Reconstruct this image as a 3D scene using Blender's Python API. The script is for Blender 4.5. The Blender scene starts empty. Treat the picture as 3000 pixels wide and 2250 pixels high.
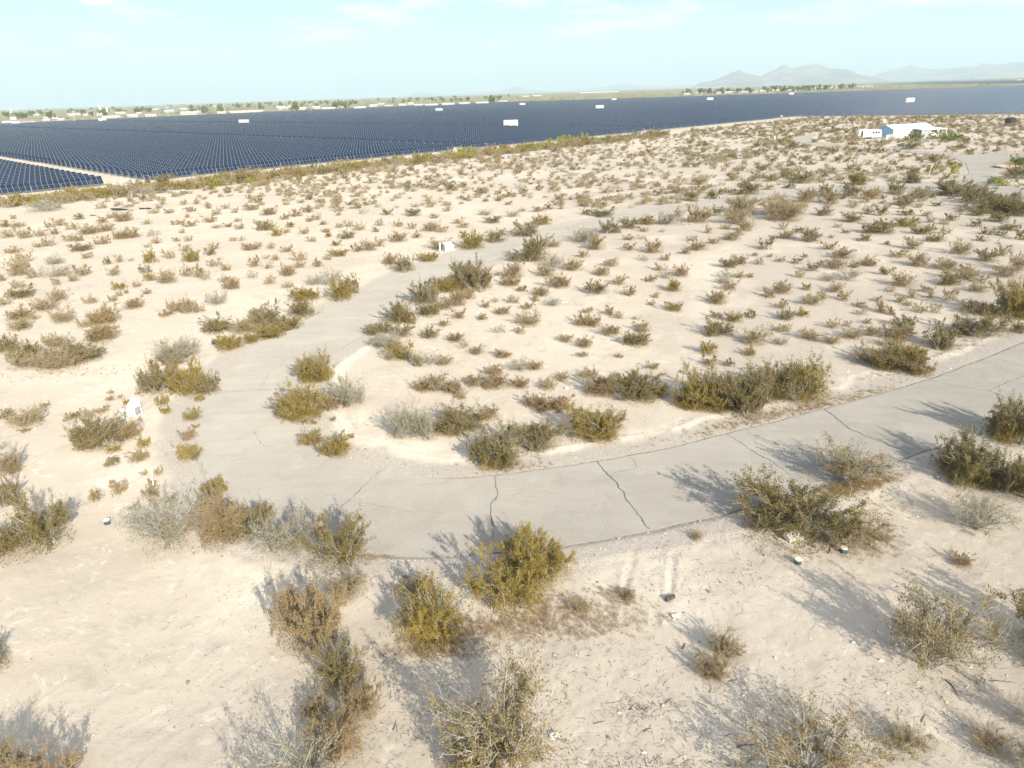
import bpy, bmesh, math, random
import numpy as np
from mathutils import Vector, Matrix
from mathutils.geometry import tessellate_polygon

random.seed(7); RNG = np.random.default_rng(11)
scene = bpy.context.scene
COL = scene.collection

# ------------------------------------------------------------------ camera, sky, sun, exposure
FPX = 2084.0; CAMH = 18.0
ROLL = math.radians(1.871); PITCH = math.radians(22.27)
cr, sr = math.cos(ROLL), math.sin(ROLL); cp, sp = math.cos(PITCH), math.sin(PITCH)
_R = Vector((1, 0, 0)); _U = Vector((0, sp, cp)); _F = Vector((0, cp, -sp))
right = cr*_R - sr*_U; up = sr*_R + cr*_U
cam_d = bpy.data.cameras.new('camera'); cam = bpy.data.objects.new('camera', cam_d); COL.objects.link(cam)
M = Matrix.Identity(4)
for i in range(3):
    M[i][0] = right[i]; M[i][1] = up[i]; M[i][2] = -_F[i]
M[2][3] = CAMH
cam.matrix_world = M
cam_d.sensor_width = 36; cam_d.lens = 36*FPX/3000; cam_d.clip_start = 0.5; cam_d.clip_end = 120000
scene.camera = cam

SUN_AZ = math.radians(151.9); SUN_EL = math.radians(25.5)     # azimuth clockwise from +Y
world = bpy.data.worlds.new('World'); scene.world = world; world.use_nodes = True
nt = world.node_tree; nt.nodes.clear()
wo = nt.nodes.new('ShaderNodeOutputWorld'); bg = nt.nodes.new('ShaderNodeBackground')
sky = nt.nodes.new('ShaderNodeTexSky'); sky.sky_type = 'NISHITA'; sky.sun_disc = False
sky.sun_elevation = SUN_EL; sky.sun_rotation = SUN_AZ; sky.altitude = 400; sky.air_density = 1.0; sky.dust_density = 0.5; sky.ozone_density = 5.6
tc = nt.nodes.new('ShaderNodeTexCoord'); sep = nt.nodes.new('ShaderNodeSeparateXYZ')
nt.links.new(tc.outputs['Generated'], sep.inputs[0])
def wmath(op, a, b=None, clamp=False):
    n = nt.nodes.new('ShaderNodeMath'); n.operation = op; n.use_clamp = clamp
    for i, v in enumerate((a, b)):
        if v is None: continue
        if isinstance(v, (int, float)): n.inputs[i].default_value = v
        else: nt.links.new(v, n.inputs[i])
    return n.outputs[0]
zz = wmath('MAXIMUM', sep.outputs[2], 0.02)
cx_ = wmath('DIVIDE', sep.outputs[0], wmath('ADD', zz, 0.12)); cy_ = wmath('DIVIDE', sep.outputs[1], wmath('ADD', zz, 0.12))
comb = nt.nodes.new('ShaderNodeCombineXYZ'); nt.links.new(cx_, comb.inputs[0]); nt.links.new(cy_, comb.inputs[1])
no = nt.nodes.new('ShaderNodeTexNoise'); no.inputs['Scale'].default_value = 1.1; no.inputs['Detail'].default_value = 9; no.inputs['Roughness'].default_value = 0.62
nt.links.new(comb.outputs[0], no.inputs['Vector'])
rmp = nt.nodes.new('ShaderNodeValToRGB'); rmp.color_ramp.elements[0].position = 0.48; rmp.color_ramp.elements[1].position = 0.62
nt.links.new(no.outputs['Fac'], rmp.inputs[0])
cl = wmath('MULTIPLY', rmp.outputs[0], wmath('MULTIPLY', wmath('SUBTRACT', sep.outputs[2], 0.02, True), 9.0, True))
mixc = nt.nodes.new('ShaderNodeMix'); mixc.data_type = 'RGBA'
nt.links.new(cl, mixc.inputs[0]); nt.links.new(sky.outputs[0], mixc.inputs[6])
mixc.inputs[7].default_value = (15, 15, 14.6, 1)
nt.links.new(mixc.outputs[2], bg.inputs[0]); bg.inputs[1].default_value = 0.076
nt.links.new(bg.outputs[0], wo.inputs[0])

sun_d = bpy.data.lights.new('sun', 'SUN'); sun_d.energy = 4.1; sun_d.angle = math.radians(0.5); sun_d.color = (1.0, 0.92, 0.755)
sun = bpy.data.objects.new('sun', sun_d); COL.objects.link(sun)
sdir = Vector((math.sin(SUN_AZ)*math.cos(SUN_EL), math.cos(SUN_AZ)*math.cos(SUN_EL), math.sin(SUN_EL)))
sun.rotation_euler = sdir.to_track_quat('Z', 'Y').to_euler()
scene.view_settings.view_transform = 'Standard'; scene.view_settings.look = 'None'
scene.view_settings.exposure = 1.04; scene.view_settings.gamma = 1.0
scene.cycles.max_bounces = 5; scene.cycles.diffuse_bounces = 2; scene.cycles.glossy_bounces = 2
scene.cycles.transmission_bounces = 2; scene.cycles.volume_bounces = 1; scene.cycles.transparent_max_bounces = 4

# ------------------------------------------------------------------ projection helpers (photo pixels 3000x2250 <-> ground)
def ray(x, y):
    u, v = (x-1500)/FPX, (1125-y)/FPX
    X = u*cr + v*sr; Z = -u*sr + v*cr
    return np.array([X, cp + Z*sp, -sp + Z*cp])
def G(x, y, z=0.0):
    r = ray(x, y); t = (CAMH - z)/max(-r[2], 1e-4)
    return np.array([r[0]*t, r[1]*t])
def proj(x, y, z=0.0):
    d = Vector((x, y, z-CAMH)); f = d.dot(_F)
    if f <= 0.01: return (-9999, -9999)
    return (1500 + FPX*d.dot(right)/f, 1125 - FPX*d.dot(up)/f)
def mpp(x, y): return math.hypot(math.hypot(x, y), CAMH)/FPX

# ------------------------------------------------------------------ numpy noise
def _h(ix, iy, s):
    n = (ix.astype(np.int64)*374761393 + iy.astype(np.int64)*668265263 + s*1274126177) & 0x7fffffff
    n = (n ^ (n >> 13))*1274126177 & 0x7fffffff
    return ((n ^ (n >> 16)) & 0xffff)/65535.0
def vnoise(x, y, s=0):
    ix = np.floor(x); iy = np.floor(y); fx = x-ix; fy = y-iy
    fx = fx*fx*(3-2*fx); fy = fy*fy*(3-2*fy)
    a = _h(ix, iy, s); b = _h(ix+1, iy, s); c = _h(ix, iy+1, s); d = _h(ix+1, iy+1, s)
    return (a*(1-fx)+b*fx)*(1-fy) + (c*(1-fx)+d*fx)*fy
def fbm(x, y, s=0, o=4):
    r = 0; a = 0.5; f = 1.0; t = 0
    for k in range(o):
        r = r + a*vnoise(x*f+17.3*k, y*f-9.1*k, s+k); t += a; a *= 0.5; f *= 2.03
    return r/t
def sstep(a, b, x):
    t = np.clip((x-a)/(b-a), 0, 1); return t*t*(3-2*t)

# ------------------------------------------------------------------ roads (traced edges -> ground)
def smooth(pts, n=6):
    P = [np.array(p, float) for p in pts]; out = []
    for i in range(len(P)-1):
        p0 = P[max(i-1, 0)]; p1 = P[i]; p2 = P[i+1]; p3 = P[min(i+2, len(P)-1)]
        for k in range(n):
            t = k/n
            out.append(0.5*((2*p1)+(-p0+p2)*t+(2*p0-5*p1+4*p2-p3)*t*t+(-p0+3*p1-3*p2+p3)*t**3))
    out.append(P[-1]); return out
inner_px = [(3160, 935), (3000, 1003), (2904, 1043), (2836, 1068), (2746, 1104), (2651, 1133), (2542, 1165), (2420, 1196), (2316, 1224), (2131, 1271),
            (1997, 1305), (1842, 1337), (1747, 1352), (1633, 1369), (1456, 1393), (1342, 1402), (1253, 1399), (1158, 1387), (1075, 1366), (1004, 1338),
            (945, 1312), (903, 1281), (880, 1230), (868, 1180), (880, 1130), (915, 1080), (965, 1042), (1030, 1002), (1090, 962), (1146, 915),
            (1230, 862), (1310, 813), (1400, 778), (1480, 752), (1560, 722), (1640, 697), (1740, 672), (1850, 645), (1960, 622), (2080, 604), (2200, 590), (2380, 568), (2560, 557), (2700, 556)]
outer_px = [(2700, 536), (2636, 543), (2500, 545), (2384, 550), (2217, 570), (2115, 583), (2025, 599), (1936, 605), (1881, 617), (1800, 632), (1737, 646), (1661, 661), (1593, 678), (1525, 695),
            (1444, 717), (1363, 737), (1281, 768), (1200, 798), (1096, 844), (1007, 885), (912, 931), (844, 970), (763, 1006), (703, 1045),
            (643, 1107), (605, 1153), (582, 1200), (572, 1262), (576, 1330), (600, 1395), (639, 1450), (700, 1500), (770, 1545), (860, 1585), (960, 1610), (1095, 1624),
            (1221, 1630), (1348, 1627), (1520, 1614), (1690, 1592), (1905, 1554), (2000, 1532), (2150, 1500), (2340, 1447), (2570, 1370), (2671, 1335), (2848, 1279), (3000, 1222), (3200, 1150)]
far_a = [(2690, 560), (2700, 535), (2760, 538), (2820, 528), (2840, 505), (2830, 480), (2800, 465), (2762, 457), (2690, 449), (2640, 445), (2560, 439), (2470, 434), (2392, 429),
         (2345, 420), (2312, 408), (2302, 400), (2330, 395), (2390, 392), (2392, 397), (2372, 404), (2385, 412), (2420, 419), (2500, 428), (2580, 434),
         (2680, 441), (2740, 444), (2800, 456), (2860, 455), (2930, 450), (3000, 446), (3200, 438), (3200, 455), (3000, 466), (2955, 478), (2930, 490), (2905, 505), (2885, 525),
         (2895, 543), (2960, 553), (3030, 566), (3200, 600), (3200, 650), (3000, 592), (2920, 575), (2850, 566), (2760, 564)]
def polyG(px): return [G(*p) for p in px]
inner = polyG(smooth(inner_px)); outer = polyG(smooth(outer_px))
main_poly = inner + outer
far_poly = polyG(far_a)
POLYS = [np.array(main_poly), np.array(far_poly)]
def road_dist(x, y):
    """signed-ish distance to road edge (negative inside)"""
    x = np.asarray(x, float); y = np.asarray(y, float)
    best = np.full(x.shape, 1e9); inside = np.zeros(x.shape, bool)
    for P in POLYS:
        A = P; B = np.roll(P, -1, axis=0); ins = np.zeros(x.shape, bool)
        for (ax, ay), (bx, by) in zip(A, B):
            dx, dy = bx-ax, by-ay; L2 = dx*dx+dy*dy+1e-9
            t = np.clip(((x-ax)*dx+(y-ay)*dy)/L2, 0, 1)
            d = (x-ax-t*dx)**2 + (y-ay-t*dy)**2
            best = np.minimum(best, d)
            if ay != by:
                ins ^= ((ay > y) != (by > y)) & (x < (bx-ax)*(y-ay)/(by-ay)+ax)
        inside |= ins
    best = np.sqrt(best)
    return np.where(inside, -best, best)
_INB = np.array([np.array(p) for p in inner if 0 < p[1] < 140])
def insidebend(x, y):
    x = np.asarray(x, float); y = np.asarray(y, float); P = _INB; ins = np.zeros(x.shape, bool)
    for (ax, ay), (bx, by) in zip(P, np.roll(P, -1, axis=0)):
        if ay != by: ins ^= ((ay > y) != (by > y)) & (x < (bx-ax)*(y-ay)/(by-ay)+ax)
    return ins
# dirt tracks / ruts
def pdist(x, y, pts):
    best = np.full(np.shape(x), 1e9)
    for (ax, ay), (bx, by) in zip(pts[:-1], pts[1:]):
        dx, dy = bx-ax, by-ay; t = np.clip(((x-ax)*dx+(y-ay)*dy)/(dx*dx+dy*dy+1e-9), 0, 1)
        best = np.minimum(best, (x-ax-t*dx)**2+(y-ay-t*dy)**2)
    return np.sqrt(best)
TRACK1 = polyG([(2000, 1230), (2010, 1120), (2030, 1000), (2065, 900), (2055, 810), (2110, 745), (2200, 695), (2260, 665)])
TRACK2 = polyG([(-150, 1120), (150, 1105), (380, 1070), (560, 1000), (680, 930), (860, 870), (1000, 830), (1150, 765), (1260, 745)])
RUTS = [polyG([(1862, 1625), (1846, 1680), (1832, 1738)]), polyG([(1850, 1625), (1834, 1680), (1826, 1735)]),
        polyG([(1969, 1628), (1962, 1680), (1960, 1740)]), polyG([(1978, 1628), (1972, 1690), (1968, 1735)]),
        polyG([(1780, 1790), (1783, 1838)]), polyG([(1795, 1792), (1796, 1836)]), polyG([(1912, 1790), (1916, 1830)]), polyG([(1925, 1790), (1930, 1830)])]
def ground_h(x, y, d=None):
    x = np.asarray(x, float); y = np.asarray(y, float)
    if d is None: d = road_dist(x, y)
    r = np.hypot(x, y)
    w = sstep(0.3, 3.5, d)*np.clip((420-r)/100, 0, 1)
    h = 0.34*(fbm(x/11, y/11, 3, 3)-0.5)*w + 0.17*(fbm(x/1.9, y/1.9, 9, 5)-0.5)*sstep(0.9, 2.2, d)*np.clip((140-r)/60, 0, 1)
    near = np.clip((75-r)/20, 0, 1)
    side = np.where(insidebend(x, y), 1.0, 0.25)
    bn = fbm(x/1.7, y/1.7, 31, 5)**1.6*1.5
    berm = side*np.exp(-((d-2.0-1.1*(fbm(x/3, y/3, 21, 3)-0.5))/0.30)**2)*(0.0+0.17*bn)
    # ragged pavement bank on the outer side: the gravel stands a step above the sand
    berm = berm + np.where(insidebend(x, y), 0, 0.14*sstep(1.9, 1.55, d+0.9*(fbm(x/1.1, y/1.1, 61, 4)-0.5)))*sstep(0.0, 0.5, d)*sstep(-18, -10, x)*sstep(34, 30, y)
    h = h + berm*near
    h = h + 0.02*(vnoise(x*4, y*4, 5)-0.5)*sstep(0.1, 0.4, d)*near
    for R in RUTS:
        q = pdist(x, y, R); h = h - 0.035*np.exp(-(q/0.09)**2) + 0.012*np.exp(-((q-0.2)/0.08)**2)
    return np.where(d < 0.02, -0.06, h - 0.012)
def _dummy(): pass
def gz(x, y): return float(ground_h(np.array([x]), np.array([y]))[0])

# ------------------------------------------------------------------ materials
def new_mat(name):
    m = bpy.data.materials.new(name); m.use_nodes = True; m.node_tree.nodes.clear(); return m
class NB:
    def __init__(s, m): s.t = m.node_tree; s.m = m
    def n(s, typ, **kw):
        nd = s.t.nodes.new(typ)
        for k, v in kw.items():
            if k.startswith('_'): setattr(nd, k[1:], v)
        return nd
    def l(s, a, b): s.t.links.new(a, b)
    def noise(s, vec, scale, detail=4, rough=0.55, dist=0.0):
        nd = s.n('ShaderNodeTexNoise'); nd.inputs['Scale'].default_value = scale; nd.inputs['Detail'].default_value = detail
        nd.inputs['Roughness'].default_value = rough; nd.inputs['Distortion'].default_value = dist
        if vec is not None: s.l(vec, nd.inputs['Vector'])
        return nd.outputs['Fac']
    def ramp(s, fac, stops):
        nd = s.n('ShaderNodeValToRGB'); e = nd.color_ramp.elements
        while len(e) < len(stops): e.new(0.5)
        for q, (p, c) in zip(e, stops): q.position = p; q.color = (c, c, c, 1) if isinstance(c, (int, float)) else (*c, 1)
        s.l(fac, nd.inputs[0]); return nd.outputs[0]
    def mix(s, fac, a, b, blend='MIX'):
        nd = s.n('ShaderNodeMix'); nd.data_type = 'RGBA'; nd.blend_type = blend
        for i, v in ((0, fac), (6, a), (7, b)):
            if isinstance(v, (int, float)): nd.inputs[i].default_value = v if i == 0 else (v, v, v, 1)
            elif isinstance(v, tuple): nd.inputs[i].default_value = (*v, 1)
            else: s.l(v, nd.inputs[i])
        return nd.outputs[2]
    def math(s, op, a, b=0.0, clamp=False):
        nd = s.n('ShaderNodeMath'); nd.operation = op; nd.use_clamp = clamp
        for i, v in enumerate((a, b)):
            if isinstance(v, (int, float)): nd.inputs[i].default_value = v
            else: s.l(v, nd.inputs[i])
        return nd.outputs[0]
    def attr(s, name): nd = s.n('ShaderNodeAttribute'); nd.attribute_name = name; return nd.outputs['Fac']
    def pos(s): return s.n('ShaderNodeNewGeometry').outputs['Position']
    def bump(s, h, strength, dist):
        nd = s.n('ShaderNodeBump'); nd.inputs['Strength'].default_value = strength; nd.inputs['Distance'].default_value = dist
        s.l(h, nd.inputs['Height']); return nd.outputs[0]
    def out(s, sh): o = s.n('ShaderNodeOutputMaterial'); s.l(sh, o.inputs[0])
    def diffuse(s, col, rough=1.0, normal=None):
        nd = s.n('ShaderNodeBsdfDiffuse'); nd.inputs['Roughness'].default_value = rough
        if isinstance(col, tuple): nd.inputs[0].default_value = (*col, 1)
        else: s.l(col, nd.inputs[0])
        if normal is not None: s.l(normal, nd.inputs['Normal'])
        return nd.outputs[0]
    def pbr(s, col, rough=0.5, metal=0.0, normal=None, spec=0.5):
        nd = s.n('ShaderNodeBsdfPrincipled'); nd.inputs['Roughness'].default_value = rough; nd.inputs['Metallic'].default_value = metal
        nd.inputs['Specular IOR Level'].default_value = spec
        if isinstance(col, tuple): nd.inputs[0].default_value = (*col, 1)
        else: s.l(col, nd.inputs[0])
        if normal is not None: s.l(normal, nd.inputs['Normal'])
        return nd.outputs[0]
def simple(name, col, rough=0.6, metal=0.0, var=0.12, scale=3.0, spec=0.4):
    m = new_mat(name); b = NB(m); n = b.noise(b.pos(), scale, 5)
    c = b.mix(b.ramp(n, [(0.35, 0.0), (0.65, 1.0)]), tuple(v*(1-var) for v in col), tuple(min(1, v*(1+var)) for v in col))
    b.out(b.pbr(c, rough, metal, spec=spec)); return m

def ground_mat():
    m = new_mat('desert_sand'); b = NB(m); P = b.pos()
    big = b.noise(P, 0.055, 5, 0.6); mid = b.noise(P, 0.42, 7, 0.68, 0.8); fine = b.noise(P, 4.5, 7, 0.75); peb = b.noise(P, 17.0, 4, 0.75)
    c = b.mix(b.ramp(big, [(0.35, 0.0), (0.66, 1.0)]), (0.475, 0.410, 0.335), (0.555, 0.49, 0.41))
    c = b.mix(b.math('MULTIPLY', b.ramp(mid, [(0.55, 0.0), (0.68, 1.0)]), 0.55), c, (0.36, 0.31, 0.255))
    c = b.mix(b.math('MULTIPLY', b.ramp(b.noise(P, 0.9, 6, 0.7, 1.5), [(0.56, 0.0), (0.68, 1.0)]), 0.65), c, (0.67, 0.615, 0.53))
    c = b.mix(b.math('MULTIPLY', b.attr('crust'), 0.62), c, (0.405, 0.35, 0.30))
    c = b.mix(b.math('MULTIPLY', b.attr('pale'), b.ramp(b.noise(P, 1.3, 6, 0.75, 1.0), [(0.38, 0.25), (0.6, 1.0)])), c, (0.66, 0.60, 0.51))
    gr = b.mix(b.ramp(peb, [(0.40, 0.0), (0.62, 1.0)]), (0.27, 0.245, 0.215), (0.56, 0.50, 0.44))
    gm = b.math('MULTIPLY', b.attr('gravel'), b.ramp(fine, [(0.25, 0.5), (0.6, 1.0)]))
    c = b.mix(gm, c, gr)
    # litter and dark pebbles
    c = b.mix(b.math('MULTIPLY', b.ramp(peb, [(0.60, 0.0), (0.70, 1.0)]), 0.5), c, (0.20, 0.155, 0.115))
    c = b.mix(b.math('MULTIPLY', b.ramp(fine, [(0.58, 0.0), (0.72, 1.0)]), 0.5), c, (0.31, 0.255, 0.195))
    vegc = b.mix(b.ramp(b.noise(P, 0.02, 7, 0.75), [(0.42, 0.0), (0.58, 1.0)]), (0.145, 0.155, 0.075), (0.36, 0.32, 0.22))
    c = b.mix(b.attr('veg'), c, vegc)
    h = b.math('ADD', b.math('MULTIPLY', fine, 1.0), b.math('ADD', b.math('MULTIPLY', mid, 2.2), b.math('MULTIPLY', peb, 0.30)))
    b.out(b.diffuse(c, 0.4, b.bump(h, 0.6, 0.05))); return m
def road_mat():
    m = new_mat('old_asphalt'); b = NB(m); P = b.pos()
    c = b.mix(b.ramp(b.noise(P, 0.16, 5, 0.6), [(0.3, 0.0), (0.7, 1.0)]), (0.300, 0.278, 0.248), (0.365, 0.340, 0.305))
    agg = b.noise(P, 26.0, 3, 0.8)
    c = b.mix(b.math('MULTIPLY', b.ramp(agg, [(0.52, 0.0), (0.66, 1.0)]), 0.45), c, (0.26, 0.245, 0.225))
    c = b.mix(b.math('MULTIPLY', b.ramp(agg, [(0.30, 1.0), (0.44, 0.0)]), 0.4), c, (0.52, 0.49, 0.44))
    st = b.n('ShaderNodeMapping'); st.inputs['Scale'].default_value = (0.15, 1.6, 1); st.inputs['Rotation'].default_value = (0, 0, 0.3); b.l(P, st.inputs[0])
    c = b.mix(b.math('MULTIPLY', b.ramp(b.noise(st.outputs[0], 0.9, 7, 0.7), [(0.48, 0.0), (0.66, 1.0)]), 0.4), c, (0.27, 0.255, 0.235))
    sand = b.ramp(b.noise(P, 0.7, 7, 0.7, 0.6), [(0.56, 0.0), (0.74, 1.0)])
    c = b.mix(b.math('MULTIPLY', sand, 0.38), c, (0.50, 0.43, 0.345))
    # patched, sun-bleached areas and a web of hairline cracks
    c = b.mix(b.math('MULTIPLY', b.ramp(b.noise(P, 0.33, 3, 0.5, 2.0), [(0.56, 0.0), (0.585, 1.0)]), 0.16), c, (0.24, 0.225, 0.205))
    wv = b.n('ShaderNodeTexVoronoi'); wv.feature = 'DISTANCE_TO_EDGE'; wv.inputs['Scale'].default_value = 0.42
    wn = b.n('ShaderNodeTexNoise'); wn.inputs['Scale'].default_value = 1.2; wn.inputs['Detail'].default_value = 6; b.l(P, wn.inputs['Vector'])
    va = b.n('ShaderNodeVectorMath'); va.operation = 'ADD'; vs = b.n('ShaderNodeVectorMath'); vs.operation = 'SCALE'; vs.inputs['Scale'].default_value = 0.9
    b.l(wn.outputs['Color'], vs.inputs[0]); b.l(P, va.inputs[0]); b.l(vs.outputs[0], va.inputs[1]); b.l(va.outputs[0], wv.inputs['Vector'])
    ln = b.math('MULTIPLY', b.ramp(wv.outputs['Distance'], [(0.0, 1.0), (0.012, 0.0)]), b.ramp(b.noise(P, 0.21, 3), [(0.48, 0.0), (0.58, 1.0)]))
    c = b.mix(b.math('MULTIPLY', ln, 0.22), c, (0.13, 0.12, 0.11))
    b.out(b.diffuse(c, 0.9, b.bump(agg, 0.35, 0.012))); return m
MAT = {}
MAT['ground'] = ground_mat(); MAT['road'] = road_mat()
MAT['crack'] = simple('crack_filler', (0.10, 0.09, 0.08), 0.9)
def leaf_mat(name, ca, cb, cc):
    m = new_mat(name); b = NB(m)
    ri = b.n('ShaderNodeNewGeometry').outputs['Random Per Island']; oi = b.n('ShaderNodeObjectInfo').outputs['Random']
    c = b.mix(b.ramp(ri, [(0.15, 0.0), (0.85, 1.0)]), ca, cb)
    c = b.mix(b.ramp(b.noise(b.pos(), 1.6, 3, 0.6), [(0.48, 0.0), (0.66, 0.8)]), c, cc)
    c = b.mix(b.math('MULTIPLY', oi, 0.5), c, b.mix(0.6, c, tuple(v*.8 for v in cc)))
    tr = b.n('ShaderNodeBsdfTranslucent'); b.l(c, tr.inputs[0])
    mx = b.n('ShaderNodeMixShader'); mx.inputs[0].default_value = 0.46
    b.l(b.diffuse(c, 0.8), mx.inputs[1]); b.l(tr.outputs[0], mx.inputs[2]); b.out(mx.outputs[0]); return m
#           dark           light            tint
LEAF = {'G': ((0.165, 0.143, 0.061), (0.352, 0.292, 0.121), (0.407, 0.297, 0.121)),
        'Y': ((0.220, 0.176, 0.055), (0.484, 0.374, 0.105), (0.517, 0.374, 0.099)),
        'O': ((0.275, 0.209, 0.116), (0.506, 0.396, 0.231), (0.528, 0.369, 0.187)),
        'T': ((0.330, 0.264, 0.160), (0.550, 0.457, 0.281), (0.550, 0.413, 0.220)),
        'S': ((0.275, 0.253, 0.171), (0.517, 0.462, 0.319), (0.506, 0.418, 0.231)),
        'P': ((0.226, 0.187, 0.094), (0.484, 0.385, 0.187), (0.528, 0.363, 0.154)),
        'B': ((0.088, 0.132, 0.039), (0.253, 0.341, 0.088), (0.341, 0.374, 0.088)),
        'N': ((0.231, 0.242, 0.050), (0.539, 0.539, 0.132), (0.539, 0.495, 0.121))}
for k, v in LEAF.items(): MAT['leaf'+k] = leaf_mat('foliage_'+k, *v)
MAT['stem'] = simple('grey_stem', (0.40, 0.385, 0.36), 0.8, var=0.25, scale=6)
MAT['stemd'] = simple('brown_stem', (0.36, 0.31, 0.25), 0.8, var=0.25, scale=6)
MAT['straw'] = leaf_mat('dry_grass', (0.40, 0.29, 0.12), (0.62, 0.50, 0.26), (0.42, 0.22, 0.10))
MAT['rust_grass'] = leaf_mat('rusty_weeds', (0.46, 0.33, 0.21), (0.58, 0.45, 0.30), (0.57, 0.46, 0.31))
MAT['white'] = simple('white_paint', (0.80, 0.79, 0.76), 0.5, var=0.04)
MAT['dull_roof'] = simple('dull_white_roof', (0.60, 0.585, 0.56), 0.7, var=0.12, scale=.4)
MAT['dull_wall'] = simple('dull_white_wall', (0.52, 0.50, 0.46), 0.7, var=0.1, scale=.4)
MAT['cabin'] = simple('cabin_paint', (0.66, 0.66, 0.64), 0.5, var=0.05)
MAT['white_roof'] = simple('white_roof', (0.82, 0.81, 0.79), 0.55, var=0.05, scale=1.0)
MAT['blue_wall'] = simple('blue_siding', (0.30, 0.52, 0.66), 0.6, var=0.06)
MAT['window'] = simple('window_glass', (0.03, 0.045, 0.06), 0.08, var=0.1)
MAT['cream'] = simple('cream_plastic', (0.74, 0.71, 0.60), 0.6, var=0.07, scale=8)
MAT['teal'] = simple('teal_plastic', (0.055, 0.115, 0.135), 0.5, var=0.15, scale=8)
MAT['grey'] = simple('grey_metal', (0.42, 0.43, 0.43), 0.45, metal=0.4)
MAT['galv'] = simple('galvanised_steel', (0.40, 0.41, 0.41), 0.8, metal=0.0, spec=0.1)
MAT['dark'] = simple('dark_rubber', (0.035, 0.035, 0.037), 0.7)
MAT['concrete'] = simple('concrete', (0.58, 0.54, 0.46), 0.85, var=0.15, scale=9)
MAT['stone'] = simple('stone', (0.34, 0.28, 0.22), 0.9, var=0.3, scale=5)
MAT['wood'] = simple('dead_wood', (0.10, 0.085, 0.07), 0.85, var=0.3, scale=8)
MAT['pedestal'] = simple('faded_green_paint', (0.44, 0.50, 0.44), 0.7, var=0.35, scale=12)
MAT['tan_wall'] = simple('tan_wall', (0.60, 0.50, 0.40), 0.7); MAT['brown_roof'] = simple('brown_roof', (0.36, 0.24, 0.18), 0.8)
MAT['grey_roof'] = simple('grey_roof', (0.48, 0.47, 0.45), 0.8)
MAT['green_tree'] = leaf_mat('tree_foliage', (0.12, 0.15, 0.06), (0.29, 0.33, 0.13), (0.33, 0.34, 0.14))
MAT['soil'] = simple('tan_soil', (0.56, 0.43, 0.32), 0.95, var=0.12, scale=2)
def rock_mat():
    m = new_mat('mountain_rock'); b = NB(m); P = b.pos()
    c = b.mix(b.ramp(b.noise(P, 0.0016, 8, 0.7), [(0.4, 0.0), (0.62, 1.0)]), (0.12, 0.10, 0.10), (0.30, 0.25, 0.22))
    b.out(b.diffuse(c, 0.9)); return m
MAT['rock'] = rock_mat()
def panel_mat():
    m = new_mat('solar_glass'); b = NB(m); uv = b.n('ShaderNodeUVMap'); s = b.n('ShaderNodeSeparateXYZ'); b.l(uv.outputs[0], s.inputs[0])
    fr = b.math('FRACT', s.outputs[0]); line = b.math('LESS_THAN', fr, 0.07)
    mid = b.math('LESS_THAN', b.math('ABSOLUTE', b.math('SUBTRACT', s.outputs[1], 0.5)), 0.006)
    line = b.math('MAXIMUM', line, mid)
    edge = b.math('GREATER_THAN', b.math('ABSOLUTE', b.math('SUBTRACT', s.outputs[1], 0.5)), 0.488); line = b.math('MAXIMUM', line, edge)
    wn = b.n('ShaderNodeTexWhiteNoise'); wn.noise_dimensions = '1D'; b.l(b.math('FLOOR', s.outputs[0]), wn.inputs['W'])
    cell = b.mix(wn.outputs['Value'], (0.007, 0.017, 0.042), (0.012, 0.027, 0.062))
    gl = b.pbr(cell, 0.26, 0.0, spec=0.42); frm = b.pbr((0.20, 0.23, 0.25), 0.6, 0.0)
    mx = b.n('ShaderNodeMixShader'); b.l(line, mx.inputs[0]); b.l(gl, mx.inputs[1]); b.l(frm, mx.inputs[2]); b.out(mx.outputs[0]); return m
MAT['panel'] = panel_mat()

# ------------------------------------------------------------------ object helpers
def mesh_np(name, V, Fq, mats, mi=None, uv=None, tri=None, smooth_=False):
    """V (n,3); Fq (m,4) quads (tri: (k,3) optional)"""
    me = bpy.data.meshes.new(name)
    V = np.asarray(V, np.float32); nq = 0 if Fq is None else len(Fq); ntr = 0 if tri is None else len(tri)
    me.vertices.add(len(V)); me.vertices.foreach_set('co', V.ravel())
    loops = []; starts = []; s = 0
    if nq: loops.append(np.asarray(Fq, np.int32).ravel()); starts.append(np.arange(nq)*4); s = nq*4
    if ntr: loops.append(np.asarray(tri, np.int32).ravel()); starts.append(s+np.arange(ntr)*3)
    L = np.concatenate(loops); S = np.concatenate(starts)
    me.loops.add(len(L)); me.loops.foreach_set('vertex_index', L)
    me.polygons.add(len(S)); me.polygons.foreach_set('loop_start', S.astype(np.int32))
    if mi is not None: me.polygons.foreach_set('material_index', np.asarray(mi, np.int32))
    me.polygons.foreach_set('use_smooth', np.full(len(S), smooth_, bool))
    if uv is not None:
        ul = me.uv_layers.new(name='UVMap'); ul.data.foreach_set('uv', np.asarray(uv, np.float32).ravel())
    for m in mats: me.materials.append(m)
    me.update(calc_edges=True); me.validate(); return me
def link(name, me, parent=None, loc=None, label=None, cat=None, group=None, kind=None):
    o = bpy.data.objects.new(name, me); COL.objects.link(o)
    if loc is not None: o.location = loc
    if parent: o.parent = parent
    if label: o['label'] = label
    if cat: o['category'] = cat
    if group: o['group'] = group
    if kind: o['kind'] = kind
    return o
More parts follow.
